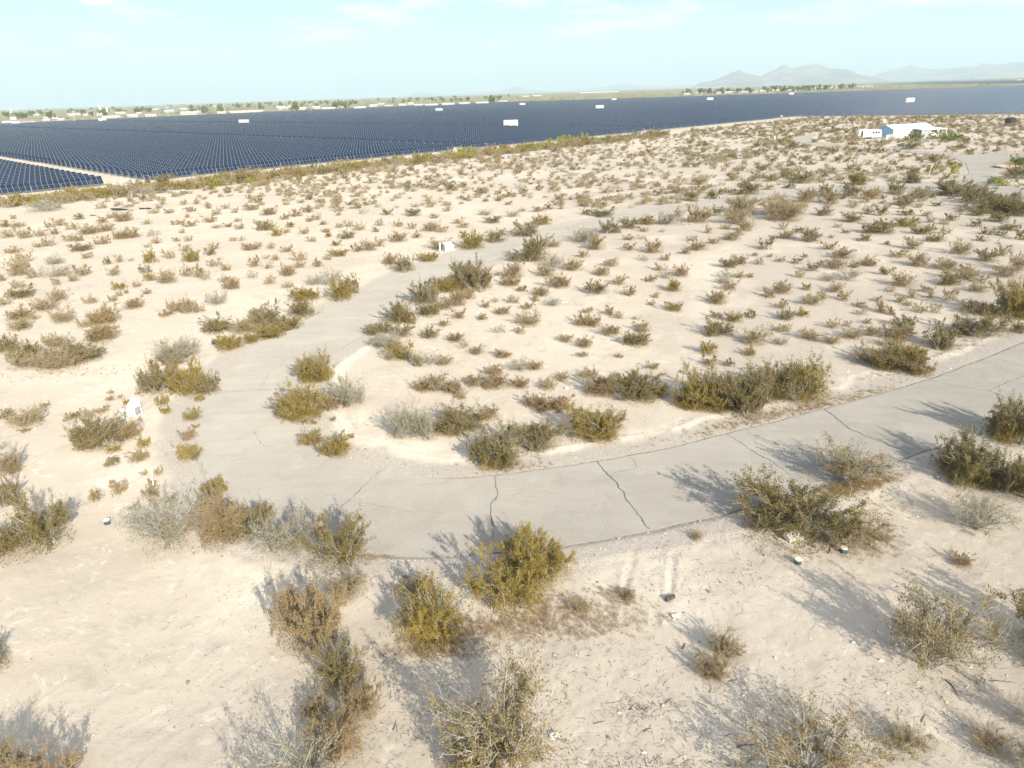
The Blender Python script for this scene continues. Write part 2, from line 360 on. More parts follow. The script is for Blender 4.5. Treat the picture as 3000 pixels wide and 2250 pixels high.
class MB:
    def __init__(s): s.v = []; s.f = []; s.m = []
    def add(s, v, f, m=0):
        o = len(s.v); s.v += [tuple(p) for p in v]; s.f += [tuple(i+o for i in q) for q in f]; s.m += [m]*len(f); return s
    def box(s, x0, x1, y0, y1, z0, z1, m=0):
        v = [(x0, y0, z0), (x1, y0, z0), (x1, y1, z0), (x0, y1, z0), (x0, y0, z1), (x1, y0, z1), (x1, y1, z1), (x0, y1, z1)]
        return s.add(v, [(0, 3, 2, 1), (4, 5, 6, 7), (0, 1, 5, 4), (1, 2, 6, 5), (2, 3, 7, 6), (3, 0, 4, 7)], m)
    def tube(s, a, b, ra, rb, n=8, m=0, caps=True):
        a = Vector(a); b = Vector(b); d = (b-a).normalized(); u = d.orthogonal().normalized(); w = d.cross(u)
        v = [a+(u*math.cos(2*math.pi*i/n)+w*math.sin(2*math.pi*i/n))*ra for i in range(n)]
        v += [b+(u*math.cos(2*math.pi*i/n)+w*math.sin(2*math.pi*i/n))*rb for i in range(n)]
        f = [(i, (i+1) % n, n+(i+1) % n, n+i) for i in range(n)]
        if caps: f += [tuple(range(n))[::-1], tuple(range(n, 2*n))]
        return s.add(v, f, m)
    def mesh(s, name, mats, bevel=0.0):
        me = bpy.data.meshes.new(name); me.from_pydata(s.v, [], s.f); me.polygons.foreach_set('material_index', s.m)
        if bevel > 0:
            bm = bmesh.new(); bm.from_mesh(me)
            bmesh.ops.bevel(bm, geom=bm.edges[:]+bm.verts[:], offset=bevel, segments=2, affect='EDGES', profile=0.6)
            bm.to_mesh(me); bm.free()
        for m in (mats if isinstance(mats, list) else [mats]): me.materials.append(m)
        me.update(); return me
    def build(s, name, mats, parent=None, bevel=0.0, **kw): return link(name, s.mesh(name, mats, bevel), parent, **kw)
def empty(name, loc, rz=0, **kw):
    o = link(name, None, None, loc, **kw); o.rotation_euler = (0, 0, rz); o.empty_display_size = 0.2; return o
_w = 'zero one two three four five six seven eight nine ten eleven twelve thirteen fourteen fifteen sixteen seventeen eighteen nineteen'.split()
def numw(n): return _w[n] if n < 20 else ('twenty thirty forty fifty sixty seventy eighty ninety'.split()[n//10-2]+('-'+_w[n % 10] if n % 10 else ''))
def pct(x, y, z=0):
    px, py = proj(x, y, z); return '%s percent across, %s percent down' % (numw(min(99, max(1, round(px/30)))), numw(min(99, max(1, round(py/22.5)))))
used_labels = {}
def uniq(lbl):
    used_labels[lbl] = used_labels.get(lbl, 0)+1; return lbl

# ------------------------------------------------------------------ ground: one sheet, polar grid round the camera's foot
def build_ground():
    ang = np.radians(np.concatenate([np.arange(-180, -52, 4.0), np.arange(-52, -42, 1.0), np.arange(-42, 42, 0.15), np.arange(42, 52, 1.0), np.arange(52, 180, 4.0)]))
    rr = [0.8, 2, 4, 6, 8, 10]
    while rr[-1] < 60000:
        r = rr[-1]; rr.append(r*(1.0058 if 10 <= r < 130 else 1.012 if r < 450 else 1.045))
    rr = np.array(rr); na, nr = len(ang), len(rr)
    R, A = np.meshgrid(rr, ang, indexing='ij'); X = R*np.sin(A); Y = R*np.cos(A)
    d = np.full(X.shape, 50.0); msk = (R < 460) & (np.abs(A) < math.radians(58))
    d[msk] = road_dist(X[msk], Y[msk])
    Z = np.full(X.shape, -0.012); Z[msk] = ground_h(X[msk], Y[msk], d[msk])
    V = np.stack([X.ravel(), Y.ravel(), Z.ravel()], 1); V = np.vstack([V, [[0, 0, -0.01]]])
    i = np.arange(nr-1)[:, None]*na; j = np.arange(na)[None, :]; j2 = (j+1) % na
    Fq = np.stack([i+j, i+j2, i+na+j2, i+na+j], -1).reshape(-1, 4)[:, ::-1]
    c = len(V)-1; jj = np.arange(na); tri = np.stack([jj, np.full(na, c), (jj+1) % na], 1)[:, ::-1]
    me = mesh_np('ground', V, Fq, [MAT['ground']], tri=tri, smooth_=True)
    n1 = fbm(X/2.3, Y/2.3, 41, 4); dn = d+1.6*(n1-0.5)
    ib = insidebend(X, Y)
    gravel = np.where(ib, sstep(2.0, 1.2, dn), sstep(2.5, 1.5, dn))*(R < 230); pale = sstep(1.5, 1.9, dn)*sstep(2.9, 2.2, dn)*(R < 75)*np.where(ib, 0.9, 0.3)
    x1 = X; y1 = Y
    pale = np.maximum(pale, 0.28*sstep(1.8, 0.6, pdist(X, Y, TRACK1)+0.8*(n1-0.5)))
    pale = np.maximum(pale, 0.30*sstep(3.4, 0.8, pdist(X, Y, TRACK2)+0.8*(n1-0.5)))
    # bare pale disturbed soil around the outside of the bend and the eroded bank under the road
    for (px, py, rad, amt) in [(820, 1700, 4.2, .8), (640, 1640, 2.8, .5), (1160, 1320, 3.2, .9), (380, 1390, 3.4, .6), (1900, 1700, 3.6, .5), (1300, 1800, 2.2, .7), (1960, 1790, 1.2, .9), (430, 1100, 5, .5), (1000, 1240, 3, .6), (2950, 530, 8, .5)]:
        q = G(px, py); pale = np.maximum(pale, amt*sstep(rad, rad*0.3, np.hypot(X-q[0], Y-q[1])+2.5*(n1-0.5)))
    crust = np.clip((0.35+0.65*sstep(-6, 22, X))*sstep(34, 48, R)*sstep(0.36, 0.60, fbm(X/7, Y/7, 77, 5))+0.7*sstep(2, 22, X)*sstep(0.42, 0.62, fbm(X/5, Y/5, 78, 5)), 0, 1)*np.clip((300-R)/150, 0, 1)
    veg = sstep(900, 1500, R)
    for nm, arr in (('gravel', gravel), ('pale', pale), ('crust', crust), ('veg', veg)):
        at = me.attributes.new(nm, 'FLOAT', 'POINT'); at.data.foreach_set('value', np.append(arr.ravel(), 0).astype(np.float32))
    o = link('ground', me, kind='structure')
build_ground()

def slab(name, poly, z, th, mat, **kw):
    pts = [Vector((p[0], p[1], z)) for p in poly]; n = len(pts)
    tris = tessellate_polygon([pts]); v = [tuple(p) for p in pts]+[(p.x, p.y, z-th) for p in pts]
    f = [tuple(t) for t in tris]+[(i, (i+1) % n, n+(i+1) % n, n+i) for i in range(n)]
    me = bpy.data.meshes.new(name); me.from_pydata(v, [], f); me.materials.append(mat)
    bm = bmesh.new(); bm.from_mesh(me); bmesh.ops.recalc_face_normals(bm, faces=bm.faces[:]); bm.to_mesh(me); bm.free()
    return link(name, me, **kw)
def jit(poly, amp):
    out = []
    for p in poly:
        r = math.hypot(*p); a = amp*min(1, 60/r); out.append(p+np.array([random.uniform(-a, a), random.uniform(-a, a)]))
    return out
road = slab('road', jit(main_poly, 0.05), 0.03, 0.08, MAT['road'], kind='structure')
slab('side_road', jit(far_poly, 0.03), 0.034, 0.08, MAT['road'], kind='structure')

def crack(pts_px, w, mb, faint=False):
    P = [G(x, y) for x, y in pts_px]; L = []
    for a, b in zip(P[:-1], P[1:]):
        n = max(2, int(np.hypot(*(b-a))/0.12))
        for k in range(n): L.append(a+(b-a)*k/n)
    L.append(P[-1]); off = 0
    v = []; N = len(L)
    for i, p in enumerate(L):
        d = L[min(i+1, N-1)]-L[max(i-1, 0)]; d = d/(np.hypot(*d)+1e-9); nrm = np.array([-d[1], d[0]])
        off = off*0.75+random.gauss(0, 0.03); ww = w*0.62*(0.35+1.3*float(vnoise(np.array([i*0.35]), np.array([w*99]), 8)[0]))
        q = p+nrm*off; v += [(q[0]-nrm[0]*ww/2, q[1]-nrm[1]*ww/2, 0.0345), (q[0]+nrm[0]*ww/2, q[1]+nrm[1]*ww/2, 0.0345)]
    mb.add(v, [(2*i, 2*i+1, 2*i+3, 2*i+2) for i in range(N-1)])
cm = MB()
for pts, w in [([(1455, 1394), (1451, 1430), (1456, 1451), (1444, 1473), (1439, 1500), (1440, 1530), (1447, 1590)], .05),
               ([(1749, 1353), (1764, 1373), (1778, 1386), (1800, 1411), (1811, 1430), (1830, 1454), (1862, 1500), (1902, 1551)], .075),
               ([(2128, 1274), (2144, 1282), (2190, 1313), (2245, 1348), (2315, 1392)], .05),
               ([(2416, 1199), (2432, 1212), (2465, 1236), (2498, 1262), (2530, 1275), (2587, 1297), (2663, 1332)], .095),
               ([(2720, 1113), (2807, 1134), (2902, 1149), (2945, 1169)], .045), ([(2902, 1149), (2919, 1134), (2960, 1118), (3040, 1092)], .045),
               ([(2910, 1050), (3000, 1075)], .05), ([(1846, 1339), (1858, 1351), (1869, 1373), (1840, 1380), (1800, 1388)], .035),
               ([(1118, 1379), (1093, 1400), (1047, 1446), (985, 1500), (955, 1530)], .04), ([(606, 1161), (660, 1150), (752, 1143), (839, 1138)], .035),
               ([(763, 1139), (775, 1115), (790, 1096), (844, 1050)], .022), ([(741, 1256), (750, 1280), (771, 1308)], .03), ([(858, 973), (940, 980), (1034, 985)], .04),
               ([(1091, 852), (1172, 855)], .05), ([(579, 1345), (607, 1390)], .03), ([(1230, 790), (1330, 800)], .035), ([(1400, 735), (1470, 745)], .04),
               ([(1000, 1462), (1080, 1478), (1180, 1500), (1300, 1503)], .02)]: crack(pts, w, cm)
ed = smooth(inner_px[1:17], 4); crack([(x, y+2) for x, y in ed], .045, cm)
cm.build('road_crack', MAT['crack'], kind='structure')

# ------------------------------------------------------------------ solar field
HN = np.array([math.sin(math.radians(46)), math.cos(math.radians(46))]); HE = np.array([HN[1], -HN[0]])
PMOD = 1.18; PL = 2.1; TILT = math.radians(57); PZ = 1.32
def ab2xy(a, b): return HN*a + HE*b
def row_arrays(L):
    c, s = math.cos(TILT)*PL/2, math.sin(TILT)*PL/2; ny, nz = -math.sin(TILT)*0.045, math.cos(TILT)*0.045
    V = np.array([[0, -c, PZ-s], [L, -c, PZ-s], [L, c, PZ+s], [0, c, PZ+s], [0, -c-ny, PZ-s-nz], [L, -c-ny, PZ-s-nz], [L, c-ny, PZ+s-nz], [0, c-ny, PZ+s-nz]])
    Fq = np.array([[0, 1, 2, 3], [7, 6, 5, 4], [1, 0, 4, 5], [2, 1, 5, 6], [3, 2, 6, 7], [0, 3, 7, 4]])
    u = round(L/PMOD); uv = np.full((24, 2), 0.04); uv[:4] = [[0.04, 0], [u+0.04, 0], [u+0.04, 1], [0.04, 1]]
    return V, Fq, uv
mesh_cache = {}
def row_mesh(L):
    key = ('p', round(L, 1))
    if key not in mesh_cache:
        V, Fq, uv = row_arrays(L); mesh_cache[key] = mesh_np('panel_strip', V, Fq, [MAT['panel']], uv=uv)
        mb = MB(); mb.tube((-0.2, 0.06, PZ-0.09), (L+0.2, 0.06, PZ-0.09), 0.07, 0.07, 6)
        mesh_cache[('t', round(L, 1))] = mb.mesh('torque_tube', MAT['galv'])
        mb = MB(); n = max(2, int(L/8))
        for i in range(n+1):
            x = 0.5+(L-1)*i/n; mb.box(x-0.07, x+0.07, -0.03, 0.13, -0.3, PZ-0.1)
        mesh_cache[('s', round(L, 1))] = mb.mesh('posts', MAT['galv'])
    return mesh_cache[key]
AISLES = [(-70, 0), (60.5, 8.5), (172, 8), (283, 8.5), (412, 2), (541, 1.2), (658, 1.5), (842, 1.2), (973, 1.2), (1180, 1.2), (1420, 1.2), (1760, 0)]
segs = []
def amax_of(b): return float(np.interp(b, [-1095, -773, -552, -357, 0], [984, 1202, 1410, 1722, 1740]))
def add_row(k, b, astart, side):
    am = amax_of(b)
    for q in range(len(AISLES)-1):
        a0 = AISLES[q][0]+AISLES[q][1]/2; a1 = AISLES[q+1][0]-AISLES[q+1][1]/2
        a0 = max(a0, astart); a1 = min(a1, am)
        if a1-a0 < 8: continue
        n = round((a1-a0)/PMOD-0.5); L = n*PMOD
        # visible?
        vis = False
        for t in (0, .25, .5, .75, 1):
            p = ab2xy(a0+L*t, b); px, py = proj(p[0], p[1], 1.5)
            if -60 < px < 3060: vis = True
        if not vis: continue
        p = ab2xy(a0+L*0.5, b); segs.append((math.hypot(*p), k, q, a0, b, L, side))
for k in range(169):
    b = -199-5.3*k
    if k in (1, 2):
        for q in (0,): pass
        n0 = len(segs); add_row(k, b, -70, 0); segs[:] = segs[:n0]+[s for s in segs[n0:] if s[3] < 400]; continue
    add_row(k, b, -70, 0)
for k in range(1, 24):
    b = -199+5.3*k; add_row(k, b, 425+(b+199)*0.26, 1)
segs.sort()
ROTZ = math.radians(44)
def ordn(n): return '%d%s' % (n, 'th' if 10 <= n % 100 <= 20 else {1: 'st', 2: 'nd', 3: 'rd'}.get(n % 10, 'th'))
blockname = ['the near corner block left of the dirt aisle', 'the block just past the dirt aisle', 'the second block past the dirt aisle', 'the third block past the dirt aisle', 'the fourth block past the dirt aisle',
             'the fifth block past the dirt aisle', 'the sixth block past the dirt aisle', 'the seventh block past the dirt aisle'] + ['a distant block']*10
for (d, k, q, a0, b, L, side) in segs[:300]:
    p = ab2xy(a0, b)
    lb = ('solar panel row %s back from the fence in %s' % (ordn(k+1), blockname[q])) if side == 0 else ('solar panel row %s to the right of the fence line, %s' % (ordn(k), 'starting behind the white house' if q <= 4 else 'in block %s' % ordn(q)))
    if q == 0 and side == 0: lb = 'solar panel row %s back from the fence in the near corner block' % ordn(k+1)
    t = empty('solar_panel_row', (p[0], p[1], 0), ROTZ, label=lb, cat='solar panels', group='rows of tilted solar panels')
    link('panel_strip', row_mesh(L), t); link('torque_tube', mesh_cache[('t', round(L, 1))], t); link('support_post', mesh_cache[('s', round(L, 1))], t)
# the distant remainder as one object
def xf(V, ang, x, y):
    c, s = math.cos(ang), math.sin(ang); W = V.copy(); W[:, 0] = V[:, 0]*c-V[:, 1]*s+x; W[:, 1] = V[:, 0]*s+V[:, 1]*c+y; return W
VV = []; FF = []; UU = []; off = 0
rest = [(a0, b, L) for (_, k, q, a0, b, L, s) in segs[300:]]
# second plant beyond the brush at the right horizon
q0 = G(2560, 247); q1 = G(3100, 233)
for i in range(12):
    c0 = G(2560+i*14, 248-i*0.75); c1 = G(3120, 243-i*0.8)
    V, Fq, uv = row_arrays(float(np.hypot(*(c1-c0)))); an = math.atan2(c1[1]-c0[1], c1[0]-c0[0])
    V[:, 2] *= 1.1
    VV.append(xf(V, an, *c0)); FF.append(Fq+off); UU.append(uv); off += 8
for a0, b, L in rest:
    V, Fq, uv = row_arrays(L); p = ab2xy(a0, b); VV.append(xf(V, ROTZ, p[0], p[1])); FF.append(Fq+off); UU.append(uv); off += 8
link('distant_panel_rows', mesh_np('distant_panel_rows', np.vstack(VV), np.vstack(FF), [MAT['panel']], uv=np.vstack(UU)), label='far rows of solar panels merging into a dark blue sheet', cat='solar panels', kind='stuff')

# inverter stations
for (px, py, w, h, extra) in [(1497, 378, 7.4, 3.4, 'with a corrugated side, nearest and largest'), (716, 367, 7.6, 3.2, 'on the left part of the field'), (302, 358, 9, 3.2, 'at the far left edge of the field'),
                       (1287, 330, 7.5, 3.4, 'far back left of the nearest one'), (1531, 312, 7.5, 3.4, 'near the top edge at the middle'), (1757, 324, 7.5, 3.6, 'right of the nearest one'), (1799, 297, 7.5, 3.2, 'tiny on the far edge'),
                       (2080, 298, 7.5, 3.8, 'far back right of the middle'), (2318, 281, 7.5, 3.6, 'at the far right edge of the dark rows'), (2664, 305, 6.2, 3.5, 'with skids beside it on the pale blue rows'), (1095, 329, 0, 0, '')]:
    if w == 0: continue
    p = G(px, py); u = 1.0
    t = empty('inverter_station', (p[0], p[1], 0), -0.12, label='white inverter cabinet among solar panels, '+extra, cat='inverter station', group='white inverter stations in the solar field')
    MB().box(-w/2-1, w/2+1, -1.6, 1.6, 0, 0.5).build('skid', MAT['concrete'], t)
    b = MB(); b.box(-w/2, w/2, -1.2, 1.2, 0.5, 1.0+h)
    for i in range(7): x = -w/2+0.4+i*(w-0.8)/6; b.box(x-0.05, x+0.05, -1.26, -1.203, 0.7, 0.7+h)
    b.build('cabinet', MAT['cabin'], t)
    for i in range(3): MB().box(-w/2+2.2+i*w*.24, -w/2+3.1+i*w*.24, -1.3, -1.265, 1.0, 1.7).build('vent', MAT['grey'], t)
    MB().box(-w/2-0.1, w/2+0.1, -1.35, 1.35, 1.003+h, 1.12+h).build('roof', MAT['white_roof'], t)
    MB().box(-w/2+0.7, -w/2+1.6, -1.31, -1.265, 0.8, 0.5+h*0.7).build('door', MAT['grey'], t)

# perimeter fence
ft = empty('perimeter_fence', (*ab2xy(20, -190.5), 0), ROTZ, label='long wire fence with thin grey posts along the front of the solar field', cat='fence')
pm = MB().box(-0.03, 0.03, -0.03, 0.03, -0.2, 2.0).mesh('fence_post', MAT['galv'])
for i in range(68): o = link('fence_post', pm, ft, (i*6.0, 0, 0))
w = MB()
for z in (0.15, 0.9, 1.5, 1.95): w.box(0, 402, -0.003, 0.003, z-0.003, z+0.003)
w.build('fence_wire', MAT['galv'], ft)

# ------------------------------------------------------------------ house, porch, trailer
HU = math.atan2(0.24, 0.97)
h0 = (129.8, 249.6)
ht = empty('manufactured_home', (h0[0], h0[1], 0), HU, label='long white and pale blue manufactured home beyond the desert brush', cat='house')
HLn, HD, HW, HR = 15.5, 7.0, 2.9, 4.15
b = MB(); b.box(0, HLn, 0, HD, 0, HW); b.build('wall', MAT['white'], ht)
b = MB(); b.add([(-0.04, -0.0, 0.3), (-0.04, HD, 0.3), (-0.04, HD, HW), (-0.04, HD/2, HR-0.08), (-0.04, 0, HW), (0, 0, 0.3), (0, HD, 0.3), (0, HD, HW), (0, HD/2, HR-0.08), (0, 0, HW)],
         [(0, 1, 2, 3, 4), (9, 8, 7, 6, 5), (0, 4, 9, 5), (4, 3, 8, 9), (3, 2, 7, 8), (2, 1, 6, 7)]); b.build('gable_wall', MAT['blue_wall'], ht)
b = MB(); o_ = 0.45
b.add([(-o_, -o_, HW-0.12), (HLn+o_, -o_, HW-0.12), (HLn+o_, HD/2, HR), (-o_, HD/2, HR), (-o_, HD+o_, HW-0.12), (HLn+o_, HD+o_, HW-0.12),
       (-o_, -o_, HW-0.27), (HLn+o_, -o_, HW-0.27), (HLn+o_, HD/2, HR-0.15), (-o_, HD/2, HR-0.15), (-o_, HD+o_, HW-0.27), (HLn+o_, HD+o_, HW-0.27)],
      [(0, 1, 2, 3), (3, 2, 5, 4), (7, 6, 9, 8), (8, 9, 10, 11), (0, 6, 7, 1), (4, 5, 11, 10), (0, 3, 9, 6), (3, 4, 10, 9), (1, 7, 8, 2), (2, 8, 11, 5)])
rf = b.build('roof', MAT['white_roof'], ht)
for x in (5.5, 10.2, 11.4): MB().tube((x, 2.2, 3.6), (x, 2.2, 4.05), 0.09, 0.09).build('roof_vent', MAT['grey'], rf)
MB().box(8.3, 9.2, -0.05, -0.003, 0.3, 2.3).build('door', MAT['grey'], ht)
MB().box(12.2, 13.4, -0.05, -0.003, 1.1, 2.1).build('window', MAT['window'], ht)
MB().box(0.05, HLn-0.05, -0.06, -0.003, 0.0, 0.45).build('skirting', MAT['white'], ht)
b = MB(); b.add([(7.6, -4.2, 2.55), (17.6, -4.2, 2.55), (17.6, 0, 2.85), (7.6, 0, 2.85), (7.6, -4.2, 2.43), (17.6, -4.2, 2.43), (17.6, 0, 2.73), (7.6, 0, 2.73)],
                [(0, 1, 2, 3), (7, 6, 5, 4), (0, 4, 5, 1), (1, 5, 6, 2), (2, 6, 7, 3), (3, 7, 4, 0)])
b.build('porch_roof', MAT['white_roof'], ht)
for x, y in ((7.8, -4.0), (11.0, -4.0), (14.4, -4.0), (17.4, -4.0), (17.4, -0.3)): MB().box(x-0.08, x+0.08, y-0.08, y+0.08, 0, 2.43).build('porch_post', MAT['white'], ht)
MB().box(7.7, 10.9, -3.9, -3.8, 0.0, 2.3).build('porch_screen', MAT['grey'], ht)
MB().box(7.6, 17.6, -4.2, 0, 0.0, 0.15).build('porch_deck', MAT['concrete'], ht)
b = MB(); b.tube((0, 0, 0), (0, 0, 5.6), 0.04, 0.04, 6)
dt = empty('satellite_dish', (*(np.array(h0)+np.array([-0.6, 6.2])), 0), 0, label='round white satellite dish on a tall mast behind the blue gable', cat='satellite dish')
b.build('mast', MAT['galv'], dt)
b = MB(); n = 14; v = [(0, -0.02, 5.5)]+[(0.48*math.cos(2*math.pi*i/n), -0.16, 5.5+0.48*math.sin(2*math.pi*i/n)) for i in range(n)]
b.add(v, [(0, 1+i, 1+(i+1) % n) for i in range(n)]); b.add([(x, y+0.03, z) for x, y, z in v], [(0, 1+(i+1) % n, 1+i) for i in range(n)]); b.build('dish', MAT['white'], dt)
an = empty('antenna_mast', (h0[0]-1.6, h0[1]+6.6, 0), 0, label='thin grey antenna mast left of the satellite dish', cat='antenna')
MB().tube((0, 0, 0), (0, 0, 5.9), 0.03, 0.03, 6).build('mast', MAT['galv'], an); MB().box(-0.5, 0.5, -0.02, 0.02, 5.5, 5.54).build('crossbar', MAT['galv'], an)
# travel trailer
rv = empty('travel_trailer', (118.3, 250.0, 0), math.atan2(-0.13, 0.99), label='white travel trailer parked at the blue gable end of the home', cat='trailer')
b = MB(); b.add([(0.25, 0, .55), (7.4, 0, .55), (7.4, 2.5, .55), (0.25, 2.5, .55), (0, 0, 1.4), (7.5, 0, 1.6), (7.5, 2.5, 1.6), (0, 2.5, 1.4), (0.3, 0, 2.9), (7.1, 0, 2.9), (7.1, 2.5, 2.9), (0.3, 2.5, 2.9)],
                [(3, 2, 1, 0), (0, 1, 5, 4), (1, 2, 6, 5), (2, 3, 7, 6), (3, 0, 4, 7), (4, 5, 9, 8), (5, 6, 10, 9), (6, 7, 11, 10), (7, 4, 8, 11), (8, 9, 10, 11)])
b.build('body', MAT['white'], rv, bevel=0.05)
MB().box(0.2, 7.2, -0.1, 2.6, 2.903, 2.97).build('roof', MAT['white_roof'], rv)
MB().box(0.9, 1.5, -0.035, -0.003, .75, 2.6).build('door', MAT['window'], rv)
for x in (4.6, 5.4, 6.2): MB().box(x, x+0.55, -0.035, -0.003, 1.7, 2.35).build('window', MAT['window'], rv)
MB().box(7.36, 7.48, 0.5, 1.9, 1.75, 2.5).build('front_window', MAT['window'], rv)
MB().box(0.3, 7.3, -0.03, -0.003, 1.18, 1.26).build('stripe', MAT['grey'], rv)
for x in (3.2, 4.1):
    for y in (0.1, 2.4): MB().tube((x, y-0.12, .36), (x, y+0.12, .36), 0.36, 0.36, 14).build('wheel', MAT['dark'], rv)
MB().box(7.4, 8.6, 1.15, 1.35, .5, .62).build('hitch', MAT['grey'], rv)
# white yard gate / rail in front of the home
yg = empty('yard_rail', (125.6, 245.4, 0), 0.25, label='low white rail fence panel in front of the home beside the trailer', cat='fence')
for x in (0, 1.6, 3.2, 4.6): MB().box(x-0.07, x+0.07, -0.07, 0.07, 0, 1.5).build('post', MAT['white'], yg)
for z in (0.4, 0.9, 1.35): MB().box(0.07, 4.53, -0.03, 0.03, z-0.06, z+0.06).build('rail', MAT['white'], yg)
MB().box(-0.2, 0.9, -0.12, -0.08, 0.1, 1.3).build('panel', MAT['white'], yg)
# car under the porch
ct = empty('covered_car', (h0[0]+12.6, h0[1]+0.2, 0.0), HU, label='light car parked under the right end of the white porch roof', cat='car')
b = MB(); prof = [(-2.2, .35), (2.2, .35), (2.25, .8), (1.5, .95), (0.8, 1.4), (-1.0, 1.42), (-1.8, 1.0), (-2.25, .9)]
n = len(prof); v = [(x, -0.85, z) for x, z in prof]+[(x, 0.85, z) for x, z in prof]
b.add(v, [tuple(range(n)), tuple(range(2*n-1, n-1, -1))]+[((i+1) % n, i, n+i, n+(i+1) % n) for i in range(n)]); b.build('body', MAT['white'], ct)
for x in (-1.35, 1.35):
    for y in (-0.8, 0.8): MB().tube((x, y-0.1, .33), (x, y+0.1, .33), 0.33, 0.33, 12).build('wheel', MAT['dark'], ct)
for y in (-0.86, 0.86): MB().box(-0.9, 0.7, min(y, y*1.01), max(y, y*1.01)+0.004, 1.0, 1.3).build('window', MAT['window'], ct)
# dark tank near the panels at the right
p = G(2958, 366)
tk = empty('water_tank', (p[0], p[1], 0), 0, label='dark round water tank beside the solar panels at the right edge', cat='tank')
MB().tube((0, 0, 0), (0, 0, 2.4), 1.9, 1.9, 20).build('tank_wall', MAT['dark'], tk); MB().tube((0, 0, 2.403), (0, 0, 2.9), 1.95, 0.35, 20).build('lid', MAT['dark'], tk)
# white bollard post by the far driveway, low rail along the side road
p = G(2269, 412); pt = empty('marker_post', (p[0], p[1], 0), 0, label='short white marker post left of the far driveway bend', cat='post')
MB().box(-0.15, 0.15, -0.15, 0.15, 0, 1.5).build('shaft', MAT['white'], pt); MB().box(-0.18, 0.18, -0.18, 0.18, 1.503, 1.6).build('cap', MAT['white'], pt)
pa, pb = G(2764, 456), G(3000, 447); L = float(np.hypot(*(pb-pa)))
rl = empty('low_rail', (pa[0], pa[1], 0), math.atan2(*(pb-pa)[::-1]), label='low rusty rail along the far side of the wide side road', cat='rail')
MB().box(0, L, -0.06, 0.06, 0.3, 0.46).build('beam', MAT['brown_roof'], rl)
for i in range(10): MB().box(L*i/9-0.08, L*i/9+0.08, 0.063, 0.2, 0, 0.55).build('post', MAT['brown_roof'], rl)
p = G(2718, 522); y1 = empty('yard_stake', (p[0], p[1], 0), 0.1, label='leaning white stake in the brush at the side road corner', cat='stake')
MB().tube((0, 0, -0.1), (0.35, 0, 2.1), 0.06, 0.05, 6).build('shaft', MAT['cream'], y1); MB().box(0.2, 0.5, -0.04, 0.04, 2.05, 2.2).build('cap', MAT['cream'], y1)

# ------------------------------------------------------------------ utility boxes, risers, litter
def transformer(px, py, w, d, h, rz, label):
    p = G(px, py); z = gz(*p); t = empty('utility_box', (p[0], p[1], z), rz, label=label, cat='utility box', group='pad-mounted utility boxes by the road')
    MB().box(-w/2-.1, w/2+.1, -d/2-.1, d/2+.1, -0.2, 0.12).build('pad', MAT['concrete'], t, bevel=0.012)
    b = MB(); b.add([(-w/2, -d/2, .123), (w/2, -d/2, .123), (w/2, d/2, .123), (-w/2, d/2, .123), (-w/2, -d/2, h*.70), (w/2, -d/2, h*.70), (w/2, d/2, h), (-w/2, d/2, h)],
                    [(3, 2, 1, 0), (4, 5, 6, 7), (0, 1, 5, 4), (1, 2, 6, 5), (2, 3, 7, 6), (3, 0, 4, 7)])
    b.build('cabinet', MAT['white'], t, bevel=0.012)
    MB().box(w/2+.003, w/2+.02, -d/2+.1, d/2-.1, .25, h*.62).build('shaded_side_panel', MAT['grey'], t, bevel=0.004)  # panel coloured grey to carry the shade on the cabinet's right side
    dr = MB().box(-w/2+.04, w/2-.04, -d/2-.025, -d/2-.003, .18, h*.66).build('door', MAT['white'], t, bevel=0.005)
    MB().box(-.02, .02, -d/2-.05, -d/2-.028, .45, .58).build('handle', MAT['grey'], dr)
transformer(399, 1224, .56, .62, 1.22, -0.38, 'white utility box with sloped lid on sand left of the road bend')
transformer(1313, 732, 1.15, 1.0, 0.95, 0.45, 'white utility box on the far side of the road beside a thin white pedestal')
def pedestal(px, py, h, lab, m):
    p = G(px, py); t = empty('utility_pedestal', (p[0], p[1], gz(*p)), -0.3, label=lab, cat='pedestal')
    MB().box(-.075, .075, -.075, .075, -0.1, h*.82).build('post', m, t, bevel=.008); MB().box(-.09, .09, -.09, .09, h*.82+.003, h).build('cap', MAT['white'], t, bevel=.01)
pedestal(366, 1244, 1.0, 'faded green pedestal with white cap in a shrub beside the utility box', MAT['pedestal'])
pedestal(1290, 737, 1.15, 'thin white pedestal beside the far utility box', MAT['white'])
for px, py, lab, rz in [(2336, 1657, 'teal pipe riser with cream lid nearer the broken slab, left of the two', 0.3), (2470, 1622, 'teal pipe riser with cream lid at the edge of the dry brush pile', 1.1), (315, 1534, 'teal pipe riser with pale lid alone on sand left of the road bend', 2.0)]:
    p = G(px, py); t = empty('pipe_riser', (p[0], p[1], gz(*p)), rz, label=lab, cat='pipe riser', group='capped teal pipe risers')
    MB().tube((0, 0, -.1), (0, 0, .2), .135, .135, 24).build('pipe', MAT['teal'], t); MB().tube((0, 0, .2), (0, 0, .235), .145, .14, 24).build('lid', MAT['cream'], t)
    if px == 2336: MB().box(.14, .2, -.03, .03, .12, .17).build('tab', MAT['white'], t)
